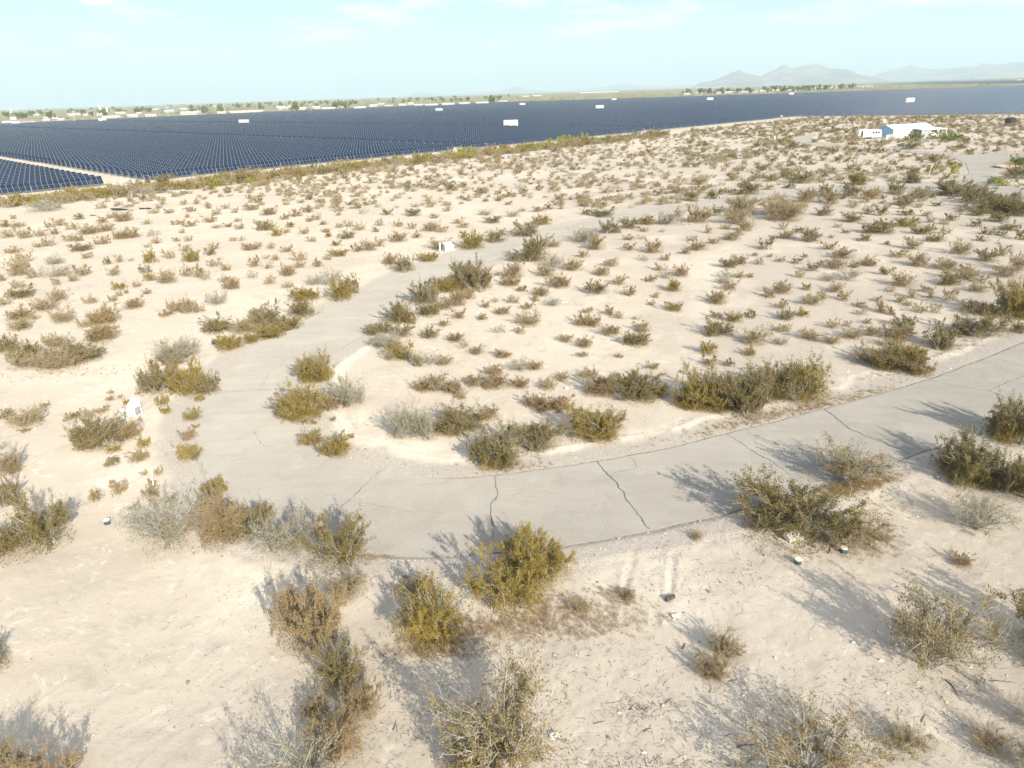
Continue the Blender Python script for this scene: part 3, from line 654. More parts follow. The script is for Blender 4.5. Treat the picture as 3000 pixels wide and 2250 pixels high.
def rock(name, px, py, sx, sy, sz, mat, label, cat, rz=0, seed=1, cuts=2):
    p = G(px, py); bm = bmesh.new()
    if cuts > 2: bmesh.ops.create_icosphere(bm, subdivisions=cuts, radius=0.55)
    else: bmesh.ops.create_cube(bm, size=1); bmesh.ops.subdivide_edges(bm, edges=bm.edges[:], cuts=cuts, use_grid_fill=True)
    rg = random.Random(seed); jr = .04 if cuts > 4 else .13
    for v in bm.verts: v.co = Vector((v.co.x*sx*(1+rg.uniform(-jr, jr)), v.co.y*sy*(1+rg.uniform(-jr, jr)), (v.co.z+.42 if cuts < 5 else max(v.co.z, 0))*sz*(1+rg.uniform(-jr, jr))))
    me = bpy.data.meshes.new(name); bm.to_mesh(me); bm.free(); me.materials.append(mat)
    o = link(name, me, loc=(p[0], p[1], gz(*p)), label=label, cat=cat); o.rotation_euler = (0.08, 0.1, rz); return o
rock('broken_slab', 2322, 1583, .72, .42, .26, MAT['concrete'], 'broken cream concrete slab at the foot of the big roadside shrub', 'slab', 0.35, 3)
rock('slab_fragment', 2296, 1590, .5, .12, .05, MAT['concrete'], 'thin flat slab fragment left of the broken concrete slab', 'slab', -0.75, 4)
rock('charred_log', 1962, 1756, .42, .15, .14, MAT['wood'], 'short dark charred log at the end of the tyre ruts', 'log', 0.5, 5)
rock('crumpled_bag', 1623, 2160, .28, .24, .12, MAT['white'], 'crumpled white bag right of the big shrub at the bottom', 'bag', 0.4, 6, 3)
rock('torn_bag', 1515, 2238, .34, .26, .10, MAT['white'], 'torn white bag under the big shrub at the bottom edge', 'bag', 0.9, 7, 3)
rock('pale_rubble', 1980, 1808, .30, .22, .08, MAT['concrete'], 'pale rubble lump below the charred log', 'rubble', 0.2, 8)
rock('litter_scrap', 147, 1063, .30, .16, .10, MAT['white'], 'white scrap under the wide shrub thicket at the left', 'litter', 0.2, 9)
rock('white_ball', 1660, 1141, .15, .15, .15, MAT['white'], 'small round white ball between shrubs inside the bend', 'ball', 0, 10)
rock('dirt_mound', 2965, 490, 6.5, 5.0, .9, MAT['soil'], 'tan dirt mound beside the side road at the right edge', 'mound', 0, 11, 5)
rock('dark_rock', 2080, 1739, .12, .12, .08, MAT['stone'], 'dark fist-sized rock on the bank right of the tyre ruts', 'rock', 0, 12)
for i, (px, py) in enumerate([(417, 613), (436, 613)]): rock('dark_crate', px, py, .9, .35, .25, MAT['dark'], 'flat dark crate, %s one of two behind the brush at the upper left' % ('left', 'right')[i], 'crate', 0, 13+i)
rock('scrap_pile', 352, 616, 3.0, .9, .35, MAT['dark'], 'dark scrap pile among shrubs below the near corner of the panels', 'scrap pile', 0, 15, 3)
rock('dark_plank', 274, 632, 1.0, .25, .12, MAT['dark'], 'short dark plank left of the scrap pile', 'plank', 0.2, 16)
rock('green_bucket', 627, 1002, .35, .35, .35, MAT['teal'], 'dark green bucket lying left of the rounded shrub by the road', 'bucket', 0.2, 17, 3)
def stick(px, py, L, ang, h0_, h1_, r, label, name='stick', mat='wood', cat='stick'):
    p = G(px, py); z = gz(*p); mb = MB(); pts = [Vector((0, 0, h0_))]; a = ang
    for k in range(1, 5):
        a += random.uniform(-.35, .35); q = pts[-1]+Vector((math.cos(a), math.sin(a), 0))*L/4; q.z = h0_+(h1_-h0_)*k/4; pts.append(q)
    for k in range(4): mb.tube(pts[k], pts[k+1], r*(1-.15*k), r*(.85-.15*k), 5)
    mb.build(name, MAT[mat], loc=(p[0], p[1], z), label=label, cat=cat)
for px, py, L, a, r in [(2370, 2125, .42, -1.0, .016), (2425, 1625, .8, 1.1, .02), (1885, 2145, .3, .5, .015), (1150, 2138, .35, .9, .015), (2080, 2030, .3, .9, .012), (2042, 2055, .35, -.9, .014), (2135, 2000, .3, .3, .01),
                       (2035, 1925, .32, .4, .014), (2000, 1900, .3, 1.2, .03), (1740, 2120, .35, .4, .012), (2770, 1990, .9, -1.2, .022), (2160, 2190, .5, .5, .03), (1950, 2060, .3, 1.0, .015), (1845, 2080, .3, 1.2, .012), (2905, 1995, .7, -.2, .012), (2700, 2120, .5, .8, .015)]:
    q = G(px, py); stick(px, py, L, a, .02, .03, r, 'thin dark stick on sand, '+pct(q[0], q[1]))
stick(1047, 1258, .05, 0, 0, 1.0, .018, 'thin dark stake inside the road bend', 'stake', 'galv', 'stake')
stick(450, 1424, .3, 2.0, .03, .55, .03, 'short white pipe stub leaning over a small orange weed', 'pipe_stub', 'white', 'pipe')
p = G(2477, 1112); fl = empty('survey_flag', (p[0], p[1], gz(*p)), 0, label='thin metal survey stake with a white tag right of the big shrubs', cat='stake')
MB().tube((0, 0, -.1), (.02, 0, .75), .014, .012, 6).build('shaft', MAT['galv'], fl); MB().box(.03, .16, -.004, .004, .5, .58).build('tag', MAT['white'], fl)

# stones: stuff
def stones():
    VV = []; FF = []; off = 0
    base = np.array([[1, 0, 0], [-1, 0, 0], [0, 1, 0], [0, -1, 0], [0, 0, 1], [0, 0, -1]], float)
    tr = np.array([[0, 2, 4], [2, 1, 4], [1, 3, 4], [3, 0, 4], [2, 0, 5], [1, 2, 5], [3, 1, 5], [0, 3, 5]])
    pts = []
    for (cx, cy, sx, sy, n) in [(2050, 1690, 260, 90, 150), (2640, 1470, 190, 70, 160), (2520, 1580, 90, 50, 160), (1200, 1780, 380, 80, 140), (1380, 1790, 160, 70, 140), (900, 1690, 200, 40, 80), (1960, 1800, 60, 40, 40), (560, 1590, 160, 60, 150), (1500, 1250, 1400, 220, 500),
                               (1500, 1950, 1500, 260, 520), (2700, 2000, 300, 230, 200), (440, 1350, 130, 160, 120)]:
        for _ in range(n): pts.append(G(random.gauss(cx, sx/2), max(900, random.gauss(cy, sy/2))))
    # along the roadside
    for poly, n in ((inner[:150], 1300), (outer[180:], 1500)):
        for _ in range(n):
            q = random.choice(poly); pts.append(q+np.array([random.gauss(0, .9), random.gauss(0, .9)]))
    pts = np.array(pts); d = road_dist(pts[:, 0], pts[:, 1]); pts = pts[d > 0.1]; zs = ground_h(pts[:, 0], pts[:, 1])
    for p, z in zip(pts, zs):
        s = min(0.09, 0.012+random.expovariate(1/0.016)); a = random.random()*6.28
        V = base*np.array([s*random.uniform(.7, 1.3), s*random.uniform(.7, 1.3), s*random.uniform(.4, .9)])+RNG.normal(0, s*.15, (6, 3)); V = xf(V, a, *p); V[:, 2] += z+s*.2
        VV.append(V); FF.append(tr+off); off += 6
    me = mesh_np('stones', np.vstack(VV), None, [MAT['stone'], MAT['concrete']], tri=np.vstack(FF), mi=np.repeat(RNG.integers(0, 2, off//6), 8))
    link('stones', me, kind='stuff', label='small stones and gravel scattered along the road bank', cat='stones')
stones()
# ------------------------------------------------------------------ shrubs
KIND = {'G': dict(n=30, inc=1.15, leaves=.9, low=.22, stem='stem'), 'Y': dict(n=30, inc=1.15, leaves=1.1, low=.30, stem='stem'), 'O': dict(n=30, inc=1.15, leaves=.95, low=.25, stem='stemd'),
        'T': dict(n=34, inc=1.15, leaves=.75, low=.2, stem='stemd'), 'S': dict(n=40, inc=1.2, leaves=.32, low=.06, stem='stem'), 'P': dict(n=40, inc=1.25, leaves=.46, low=.04, stem='stem'),
        'B': dict(n=26, inc=1.2, leaves=1.2, low=.4, stem='stemd'), 'N': dict(n=22, inc=1.2, leaves=1.2, low=.4, stem='stemd')}
LODP = [dict(f=1.5, tw=9, L=24000, s=.0145), dict(f=.8, tw=6, L=6500, s=.024), dict(f=.35, tw=4, L=620, s=.064)]
def prism(P, Rr, sides=3):
    """P (k,n,3) polylines, Rr (n,) radii -> verts, quads"""
    k, n, _ = P.shape; T = np.gradient(P, axis=1); T /= np.linalg.norm(T, axis=2, keepdims=True)+1e-9
    ref = np.tile(np.array([0.31, 0.77, 0.55]), (k, n, 1)); U = np.cross(T, ref); U /= np.linalg.norm(U, axis=2, keepdims=True)+1e-9; W = np.cross(T, U)
    ring = []
    for s in range(sides):
        a = 2*math.pi*s/sides; ring.append(P+(U*math.cos(a)+W*math.sin(a))*Rr[..., None] if Rr.ndim == 2 else P+(U*math.cos(a)+W*math.sin(a))*Rr[None, :, None])
    V = np.stack(ring, 2).reshape(-1, 3)
    i = np.arange(k)[:, None, None]*n*sides; j = np.arange(n-1)[None, :, None]*sides; s = np.arange(sides)[None, None, :]; s2 = (s+1) % sides
    F = np.stack([i+j+s, i+j+s2, i+j+sides+s2, i+j+sides+s], -1).reshape(-1, 4); return V, F
def bush(kind, lod, seed):
    K = KIND[kind]; Lp = LODP[lod]; rg = np.random.default_rng(seed*97+lod*13+ord(kind))
    n = max(5, int(K['n']*Lp['f'])); az = rg.uniform(0, 6.283, n)+.35*np.sin(3*rg.uniform(0, 6.28, n)); inc = K['inc']*rg.uniform(.12, 1, n)**.62*1.05
    ln = rg.uniform(.68, 1.08, n)*(1+.18*np.sin(az*2+seed)); t = np.linspace(0, 1, 6)
    wob = rg.normal(0, .035, (n, 6, 3))*t[None, :, None]**.8
    rad = ln[:, None]*np.sin(inc)[:, None]*(t[None]**1.15); hh = ln[:, None]*np.cos(inc)[:, None]**.55*(t[None]**.85)*.97
    P = np.stack([rad*np.cos(az)[:, None], rad*np.sin(az)[:, None], hh], -1)+wob; P[:, 0] *= .0; P[:, 0, :2] += rg.normal(0, .05, (n, 2)); P[:, 0, 2] = -.03
    if seed >= 2:      # several crowns grown together, or a lop-sided plant
        nl_ = 2+seed % 3; la = rg.uniform(0, 6.283, nl_); lc = np.stack([np.cos(la), np.sin(la)], 1)*rg.uniform(.15, .45, nl_)[:, None]; ls = rg.uniform(.65, .95, nl_); li = rg.integers(0, nl_, n)
        P *= ls[li][:, None, None]; P[:, :, :2] += lc[li][:, None, :]
    sr_ = np.array([.013, .011, .009, .007, .005, .003])*(.8, 1.1, 1.8)[lod]
    q = P[:, 3:].reshape(-1, 3); cen = (np.percentile(q[:, :2], 4, axis=0)+np.percentile(q[:, :2], 96, axis=0))/2; P[:, :, :2] -= cen*np.linspace(.6, 1, 6)[None, :, None]
    q = P[:, 3:].reshape(-1, 3); P[:, :, :2] /= np.percentile(np.abs(q[:, :2]), 93); P[:, :, 2] /= np.percentile(q[:, 2], 96)
    rr_ = np.linalg.norm(P[:, :, :2], axis=2)+1e-6; mx_ = rr_[:, -1:]; k_ = np.where(mx_ > .95, (.95+(mx_-.95)*.25)/mx_, 1.0); P[:, :, :2] *= k_[:, :, None]; zx_ = P[:, -1:, 2]; kz_ = np.where(zx_ > .95, (.95+(zx_-.95)*.25)/np.maximum(zx_, .1), 1.0); P[:, :, 2] *= kz_
    V1, F1 = prism(P, sr_)
    m = n*Lp['tw']; si = rg.integers(0, n, m); ts = rg.uniform(.25, .97, m); idx = ts*5; i0 = np.clip(idx.astype(int), 0, 4); fr = (idx-i0)[:, None]
    B = P[si, i0]*(1-fr)+P[si, i0+1]*fr; D = P[si, i0+1]-P[si, i0]; D /= np.linalg.norm(D, axis=1, keepdims=True)+1e-9
    D = D*.75+rg.normal(0, .48, (m, 3))+np.array([0, 0, .22]); D /= np.linalg.norm(D, axis=1, keepdims=True); tl = rg.uniform(.14, .42, m)[:, None]
    Q = np.stack([B, B+D*tl*.5+rg.normal(0, .015, (m, 3)), B+D*tl+rg.normal(0, .03, (m, 3))], 1); Q[:, :, 2] = np.maximum(Q[:, :, 2], .02)
    if lod < 2:
        V2, F2 = prism(Q, np.array([.0042, .0032, .002])*(1, 1.6)[lod]); F1 = np.vstack([F1, F2+len(V1)]); V1 = np.vstack([V1, V2])
    # leaves
    N = int(Lp['L']*K['leaves']); wt = rg.gamma(1.1, 1, m)+.06; wt /= wt.sum(); ti = rg.choice(m, N, p=wt); u = rg.uniform(.15, 1.08, N)[:, None]
    C = Q[ti, 0]*(1-u)+Q[ti, 2]*u + rg.normal(0, .030 if lod < 2 else .06, (N, 3))
    nl = int(N*(K['low']*(1 if seed < 2 else .5) if lod == 0 else max(.34, K['low']))); a = rg.uniform(0, 6.283, nl); r = rg.uniform(.15, .92, nl); C[:nl] = np.stack([r*np.cos(a), r*np.sin(a), rg.uniform(.05, .45 if lod == 0 else .80, nl)*np.sqrt(1.02-r*r)], 1)*(1+.2*np.sin(a*3+seed))[:, None]
    C[:, 2] = np.maximum(C[:, 2], .02)
    A = rg.normal(0, 1, (N, 3)); A /= np.linalg.norm(A, axis=1, keepdims=True); Bv = np.cross(A, rg.normal(0, 1, (N, 3))); Bv /= np.linalg.norm(Bv, axis=1, keepdims=True)
    s = Lp['s']*rg.uniform(.5, 1.45, N)[:, None]; A = A*s*1.35; Bv = Bv*s*.62
    VL = np.stack([C-A-Bv*.3, C-A*.1+Bv, C+A, C-A*.1-Bv], 1).reshape(-1, 3); FL = np.arange(4*N).reshape(-1, 4)
    return (V1, F1), (VL, FL)
_pc = {}
def proto(kind, lod, var):
    key = (kind, lod, var)
    if key not in _pc:
        st, lf = bush(kind, lod, var)
        if lod == 0: _pc[key] = (mesh_np('stems', *st, [MAT[KIND[kind]['stem']]]), mesh_np('foliage', *lf, [MAT['leaf'+kind]]), None)
        else:
            V = np.vstack([st[0], lf[0]]); F = np.vstack([st[1], lf[1]+len(st[0])]); mi = np.r_[np.zeros(len(st[1])), np.ones(len(lf[1]))]
            _pc[key] = (None, None, mesh_np('shrub', V, F, [MAT[KIND[kind]['stem']], MAT['leaf'+kind]], mi=mi))
    return _pc[key]
TILES = [
(0, 600, 3.687, "480,75,280,70,S;60,240,100,70,O;140,150,50,60,T;200,240,130,60,T;275,360,110,110,T;90,350,130,90,T;440,340,110,70,T;860,160,110,70,O;1200,150,70,50,O;1340,185,150,120,O;540,245,90,60,T;660,230,110,80,T;600,320,80,90,O;780,270,110,80,T;1105,200,110,60,O;1150,290,150,90,O;970,320,200,90,T;1335,370,150,110,O;1460,360,120,120,O;1105,430,130,90,T;1665,340,130,80,S;1690,420,90,80,T;1600,460,90,60,S;1590,215,80,50,T;880,500,180,80,G;940,575,100,70,T;140,520,130,60,T;530,450,110,90,T;420,460,90,50,T;770,390,130,60,T;860,390,90,60,T;270,620,130,90,T;220,760,180,130,T;370,790,130,70,T;210,690,130,110,T;600,640,170,90,S;640,780,220,110,S;900,770,140,100,O;1240,770,130,90,T;1170,640,90,60,G;1300,620,80,70,T;1415,610,60,40,S;1630,630,140,120,Y;1840,580,110,150,T;1590,735,110,80,G;1625,820,110,80,Y;1820,850,180,130,T;2070,610,160,110,Y;2040,780,130,140,O;2170,790,120,110,T;2040,400,80,60,T;1910,400,60,50,O;2020,510,110,90,T;1970,310,60,50,T;1935,220,110,50,O;2060,240,120,60,O;2060,80,100,60,O;2025,140,50,40,O;1830,95,90,50,T;1665,95,100,40,T;250,1000,210,110,G;200,900,120,70,T;615,870,80,70,T;630,1030,200,110,T;800,830,110,50,T;985,1060,130,90,T;1290,915,130,80,Y;1300,985,60,60,O;1225,1045,80,60,O;1365,960,40,50,Y;1480,890,80,60,T;1590,965,80,50,T;1445,1125,160,110,O;500,1140,200,100,T;690,1265,180,130,T;230,1230,200,110,O;230,1340,200,110,T;380,1230,90,60,T;1140,1290,260,170,O;930,1320,120,90,T;1120,1480,280,170,T;1920,1160,150,120,T;2040,1170,160,150,T;2160,1160,110,110,T;1800,1210,120,80,T;70,1580,180,150,G;30,1090,130,90,T;20,820,70,80,O;630,1560,220,130,O;300,1660,230,130,G;700,1690,300,150,G;950,1690,300,150,G;1940,1690,420,260,S"),
(600, 600, 3.687, "130,110,90,70,T;225,45,90,50,T;330,90,80,60,T;500,60,150,70,T;690,110,150,90,T;870,160,90,70,O;990,130,130,90,O;1130,85,130,80,T;60,190,130,70,O;1140,185,80,60,O;1210,165,100,70,O;1450,70,120,60,T;1450,110,70,50,O;1715,95,90,70,S;1980,105,110,80,G;2100,235,100,90,T;1900,220,90,80,T;1850,290,80,60,T;360,180,80,50,T;250,240,90,50,O;385,265,90,60,O;130,250,90,50,T;650,280,170,120,G;790,340,140,90,Y;930,250,90,70,Y;890,310,90,50,T;1285,215,90,40,O;1080,320,90,70,O;1160,400,90,70,T;1310,300,90,60,O;1340,350,80,60,Y;1540,360,160,90,G;1560,230,90,80,T;1670,270,120,90,T;1450,240,80,60,T;310,395,70,50,T;410,395,80,70,S;100,490,110,80,T;500,490,150,90,T;590,450,60,70,T;720,475,80,70,T;885,510,120,80,O;60,550,120,90,G;110,670,130,80,T;240,720,90,70,T;540,680,110,100,O;660,580,80,60,S;770,600,100,50,T;700,700,130,90,S;1030,600,140,100,T;1030,680,110,90,T;910,770,160,130,O;1225,670,110,80,T;1430,440,100,70,G;1440,550,160,90,Y;1330,590,90,60,T;1660,500,130,90,G;1790,490,150,130,T;1900,450,110,110,T;2090,400,170,120,T;2010,640,160,110,T;2160,720,200,150,G;520,790,120,70,S;710,860,110,90,T;900,900,110,60,O;300,920,170,130,O;230,840,120,80,T;150,1090,190,150,S;10,820,100,150,S;1190,870,150,110,S;1370,880,200,180,S;1470,1030,280,230,Y;1580,960,180,180,G;1760,940,230,190,G;1950,860,200,150,S;1070,1030,280,110,Y;1070,1200,260,180,G;580,1200,150,110,O;420,1370,230,170,O;680,1300,260,220,G;700,1430,320,150,Y;900,1340,280,150,G;500,1490,150,110,Y;120,1370,290,170,G;260,1560,230,180,Y;1870,1400,230,140,G;2100,1290,280,240,G;2130,1430,220,150,G;1960,1560,300,160,S;2090,1660,280,130,Y"),
(1200, 600, 3.687, "40,120,150,90,G;410,75,90,70,T;270,145,90,60,T;240,290,200,120,T;520,200,120,70,T;590,245,110,90,T;360,300,110,80,T;30,260,90,80,T;80,360,130,60,T;900,190,160,90,G;820,110,150,70,S;1120,125,170,70,S;1220,65,70,50,O;1400,70,130,70,T;1430,215,200,120,Y;1640,45,70,50,T;1920,110,130,70,G;2100,130,230,110,G;1780,215,140,40,O;1630,245,40,25,G;1250,335,260,170,G;940,405,200,160,G;680,480,240,210,Y;330,480,220,140,T;200,610,200,100,Y;40,720,220,230,G;1380,610,260,260,G;1180,620,200,120,G;1560,460,150,80,T;1560,680,200,150,S;1130,800,200,180,O;1080,880,200,90,O;1210,940,120,70,T;690,940,420,320,G;1890,410,260,190,S;2150,310,180,150,G;2010,480,180,170,O;1880,570,110,90,O;1770,710,220,130,O;1480,780,210,100,T;1600,900,230,110,O;1420,990,180,110,O;1360,1045,110,50,O;1540,1100,170,60,S;2080,765,160,90,T;2170,670,150,80,T;2010,960,220,110,G;2160,1190,120,100,O;1920,1170,110,60,T;1930,1310,230,130,O;2160,1410,180,110,T;1680,1480,150,80,T;1890,1530,170,120,O;1870,1640,110,60,T;730,1610,150,100,O;1010,1650,160,80,O;960,1380,140,50,S;1200,1390,120,90,O;1290,1300,250,120,O;1275,1130,130,70,O;1120,1070,130,90,T;1010,1180,150,90,O;920,1060,110,60,S;825,1120,100,80,O;790,1240,120,80,O;530,1230,140,110,O;380,1310,120,80,O;230,1440,190,110,G;500,1480,170,110,G;590,1540,140,100,S;170,1080,280,260,G;400,950,280,190,Y;210,1200,250,160,G;390,1130,150,110,O;530,1100,180,190,O;650,1030,150,130,T;20,1290,130,150,G"),
(1800, 600, 3.687, "170,260,200,130,G;30,310,100,80,G;360,220,170,110,Y;600,220,260,170,S;320,290,110,70,T;680,140,110,110,T;900,200,210,200,O;1100,120,110,110,G;1320,210,260,260,T;1410,280,150,130,T;1820,180,330,230,T;1010,310,90,90,T;525,300,70,50,S;1200,260,110,40,T;2110,400,170,220,G;1990,300,100,70,G;1860,360,160,80,T;1820,270,90,80,T;1710,390,80,70,G;1610,480,140,120,G;430,520,160,200,O;160,490,120,90,O;290,375,90,60,S;150,380,110,60,O;770,530,120,80,O;900,490,190,100,O;840,390,110,60,O;1080,420,130,70,O;1260,380,150,70,O;1340,330,130,50,O;550,610,110,70,O;310,610,130,70,S;500,710,130,70,T;720,770,150,120,O;390,830,120,80,T;570,790,140,50,S;60,860,140,100,O;160,980,130,110,O;640,930,150,130,Y;450,1000,80,60,O;400,1080,90,50,O;640,1140,170,100,Y;1350,640,150,100,O;1230,680,170,90,G;1210,780,140,90,S;1190,850,160,100,S;1350,790,130,60,T;1250,920,140,100,O;1110,1060,220,150,O;1570,640,100,70,T;1520,550,60,50,O;1680,560,60,40,O;1790,610,90,50,O;1960,630,100,70,G;2060,560,60,50,O;1470,780,70,50,O;2000,780,90,90,T;2130,710,130,70,G;2080,920,90,70,Y;1800,960,170,130,O;1670,1000,140,90,O;1800,1120,130,90,O;2130,1080,190,110,T;1110,1210,130,80,O;1290,1250,160,110,Y;1470,1210,120,90,G;1850,1230,170,90,G;2020,1200,130,90,Y;1110,1400,270,170,G;1520,1500,280,160,T;1770,1360,130,70,T;1860,1360,90,80,T;2110,1440,200,110,T;250,1530,280,180,G;310,1370,170,90,O;50,1230,110,80,O;20,1400,90,90,O;1010,1620,160,140,Y;1450,1630,140,120,Y;240,1240,90,30,S;1800,1500,160,60,S;50,1660,90,50,O"),
(2400, 600, 3.687, "50,115,150,90,G;340,190,170,110,G;640,230,120,80,G;640,310,260,80,G;950,240,220,110,Y;1110,320,170,100,G;1200,280,100,60,Y;520,105,130,110,T;660,120,120,120,G;950,120,140,80,G;1160,130,110,60,T;1190,200,70,60,T;1420,175,120,80,G;1350,215,90,50,T;1690,240,120,80,G;1920,185,160,110,G;1700,120,150,100,G;1540,80,110,50,T;1870,90,280,130,G;2150,130,180,140,G;2100,100,300,150,G;2040,270,150,80,G;1810,320,120,70,G;1960,330,100,50,G;1350,320,100,80,T;2180,380,120,110,G;1250,400,150,60,G;1750,400,110,50,G;470,390,140,80,G;200,250,80,50,T;290,310,80,40,T;130,360,50,40,O;730,430,70,50,O;90,480,140,90,O;250,570,190,120,O;1010,480,160,130,T;850,570,140,90,O;1060,660,160,120,O;1520,540,190,140,T;1360,690,210,110,T;1370,780,130,90,T;1800,620,160,110,G;1970,560,130,150,T;530,650,150,90,O;380,670,110,60,O;170,690,200,90,O;20,640,70,50,T;730,750,140,80,G;890,870,210,130,T;1600,800,200,90,T;1570,720,110,60,O;1430,850,180,70,G;1710,930,150,80,T;1740,840,110,90,O;1340,860,110,50,G;2140,720,160,160,T;2000,770,180,70,T;110,820,150,90,S;300,810,200,50,S;390,740,70,50,T;180,930,150,100,T;260,1030,110,100,O;30,1020,130,90,O;1170,930,110,70,T;1200,1000,80,70,T;1000,1000,110,90,T;880,1060,120,80,T;960,1090,100,40,T;1390,1040,130,120,T;770,930,90,50,T;630,1040,90,60,O;440,1100,130,80,T;660,1160,140,110,T;770,1190,100,80,O;450,1180,120,50,S;1080,1170,140,90,T;1250,1170,90,90,T;2100,1220,340,330,Y;1700,1180,260,130,G;1740,1400,400,220,G;1300,1530,280,240,G;2150,1380,150,120,T;920,1330,200,90,G;830,1440,280,130,T;140,1320,130,90,T;290,1310,80,70,T;520,1280,90,60,O;560,1410,160,90,T;350,1440,180,110,T;700,1520,140,80,T;130,1500,170,110,T;490,1700,280,180,T;900,1740,330,240,Y"),
(0, 1050, 3.687, "300,110,260,90,O;560,130,300,90,O;800,90,260,80,T;1760,370,340,290,G;2070,380,330,300,Y;1840,50,180,60,G;490,520,80,50,O;60,640,130,90,G;320,720,260,140,T;150,690,130,60,T;270,795,80,30,O;725,670,80,50,O;820,640,110,70,G;970,650,110,90,T;1110,595,110,70,O;1200,380,70,40,T;1200,450,80,40,O;1300,430,50,40,T;1490,390,50,35,T;1395,540,90,100,Y;1120,950,440,330,G;1400,860,200,180,O;1230,1000,120,70,Y;1205,1140,140,100,G;1565,960,110,110,Y;1510,1100,180,110,O;1560,1250,80,60,T;1755,515,140,100,Y;1805,600,100,80,Y;2160,460,100,70,Y;2090,660,160,110,Y;2130,750,80,40,Y;2050,870,150,110,O;2045,1080,240,150,Y;1290,1450,140,140,O;1030,1510,130,120,O;1640,1470,150,100,O;1650,1360,100,60,O;1720,1260,90,100,T;1430,1620,110,80,S;30,980,80,120,S;50,1230,260,240,S;60,1560,260,230,G;1860,1560,130,80,O"),
(600, 1050, 3.687, "1200,230,360,290,Y;60,380,200,280,G;1060,640,540,360,Y;1540,540,400,350,S;1080,700,60,50,Y;1180,705,60,40,Y;1385,670,60,50,O;1150,925,230,150,Y;1430,1040,310,200,Y;1590,870,60,70,Y;105,1460,230,170,Y"),
(1200, 1050, 3.687, "50,880,420,400,S;170,80,260,80,S;380,75,180,70,T;260,340,290,160,O;480,370,230,120,O;560,440,130,80,O;700,300,180,150,O;920,170,200,100,O;930,320,260,170,O;1190,320,200,130,O;1180,130,220,110,S;1350,120,160,120,O;1640,240,150,100,O;1500,340,190,90,T;1910,220,170,60,T;1400,540,280,150,O;1620,560,260,160,O;560,800,520,330,G;860,660,220,150,O;1020,1140,540,400,G;1400,960,500,280,G;2000,870,500,380,Y;2050,400,320,260,O"),
(1800, 1050, 3.687, "410,130,130,80,O;230,440,500,300,G;1020,90,140,110,G;1230,90,110,90,G;950,540,520,430,Y;1300,590,560,450,G;1650,450,420,380,G;2020,440,460,400,Y"),
(2400, 1050, 3.687, "810,115,420,200,G;1050,170,260,80,O;350,1400,640,480,P;1560,1310,560,440,G;2130,900,420,480,G;2150,1490,420,450,G"),
(2000, 380, 2.212, "390,540,190,150,T;640,560,230,160,T;430,420,170,90,G;770,350,130,110,G;1130,360,110,90,Y;1250,380,130,110,G;960,480,100,90,T;1080,430,120,110,G;1210,450,110,80,T;1590,400,140,110,T;1800,430,260,140,G;1900,480,170,130,G;2050,530,200,110,G;1370,420,90,90,G;1480,345,110,70,G;920,430,90,90,G;790,470,100,90,T;1540,450,110,60,T;1430,490,110,60,G;640,95,60,50,Y;690,55,60,30,Y;735,45,40,25,Y;770,40,40,30,Y;710,125,80,50,G;850,85,50,30,Y;895,130,40,25,Y;945,135,60,30,O;1095,145,70,35,Y;1195,150,45,40,Y;1280,155,90,40,G;50,460,100,80,G;210,450,100,70,G;560,390,80,50,T;110,360,130,70,O;330,330,100,60,O;460,335,90,60,O;660,310,110,50,O"),
(2450, 320, 5.53, "1310,490,190,130,B;1560,490,130,90,G;1750,520,200,120,B;1930,510,200,200,B;2080,560,150,110,G;1180,490,150,90,G;700,590,200,100,G;1200,650,300,90,G;330,490,230,110,T"),
(2500, 380, 4.424, "1130,320,170,110,G;1060,430,190,110,G;860,390,110,60,G;1850,470,190,110,G;2150,470,200,250,B;2120,640,240,170,G;1250,480,120,80,Y;1300,570,130,110,N;1810,700,150,90,B;1920,730,200,80,N;770,690,220,100,G;990,570,120,110,Y;820,550,80,60,O;1200,640,120,60,Y;625,360,90,60,Y;715,355,80,30,Y;480,440,80,60,T;330,560,170,120,T;40,520,130,100,T;60,720,200,150,Y"),
(0, 0, 1.0, "2318,1588,300,210,G;2225,1560,100,80,G;2500,1612,170,80,T;2862,1562,140,120,S;2814,1655,46,36,O;2745,1975,240,240,P;3085,1955,220,200,G;2115,1930,92,90,O;2082,1988,92,75,O;2655,2215,100,95,P;2885,2195,80,70,T;3030,2150,120,110,S;2370,2330,330,190,P;3040,2300,150,120,S;1500,1770,230,200,Y;1585,1700,170,150,Y;1540,1640,120,90,Y;1262,1878,200,180,Y;1215,1745,90,60,G;1480,2280,330,310,P;1400,2300,170,170,G;920,1900,180,190,O;880,1830,120,120,O;1000,2012,140,150,G;1065,2105,110,120,T;930,2105,78,75,O;1000,2215,150,140,O;850,1752,34,48,O;880,2400,250,220,S;500,1610,190,170,S;660,1590,150,150,O;735,1580,130,110,G;845,1640,190,150,S;990,1668,170,160,G;1022,1748,110,80,T;105,1615,165,150,G;-20,1965,80,110,G;-5,1630,60,90,G;120,2350,190,150,O;20,2300,120,120,S;2040,1588,40,26,T;1700,1790,60,34,O;1840,1755,44,24,O"),
]
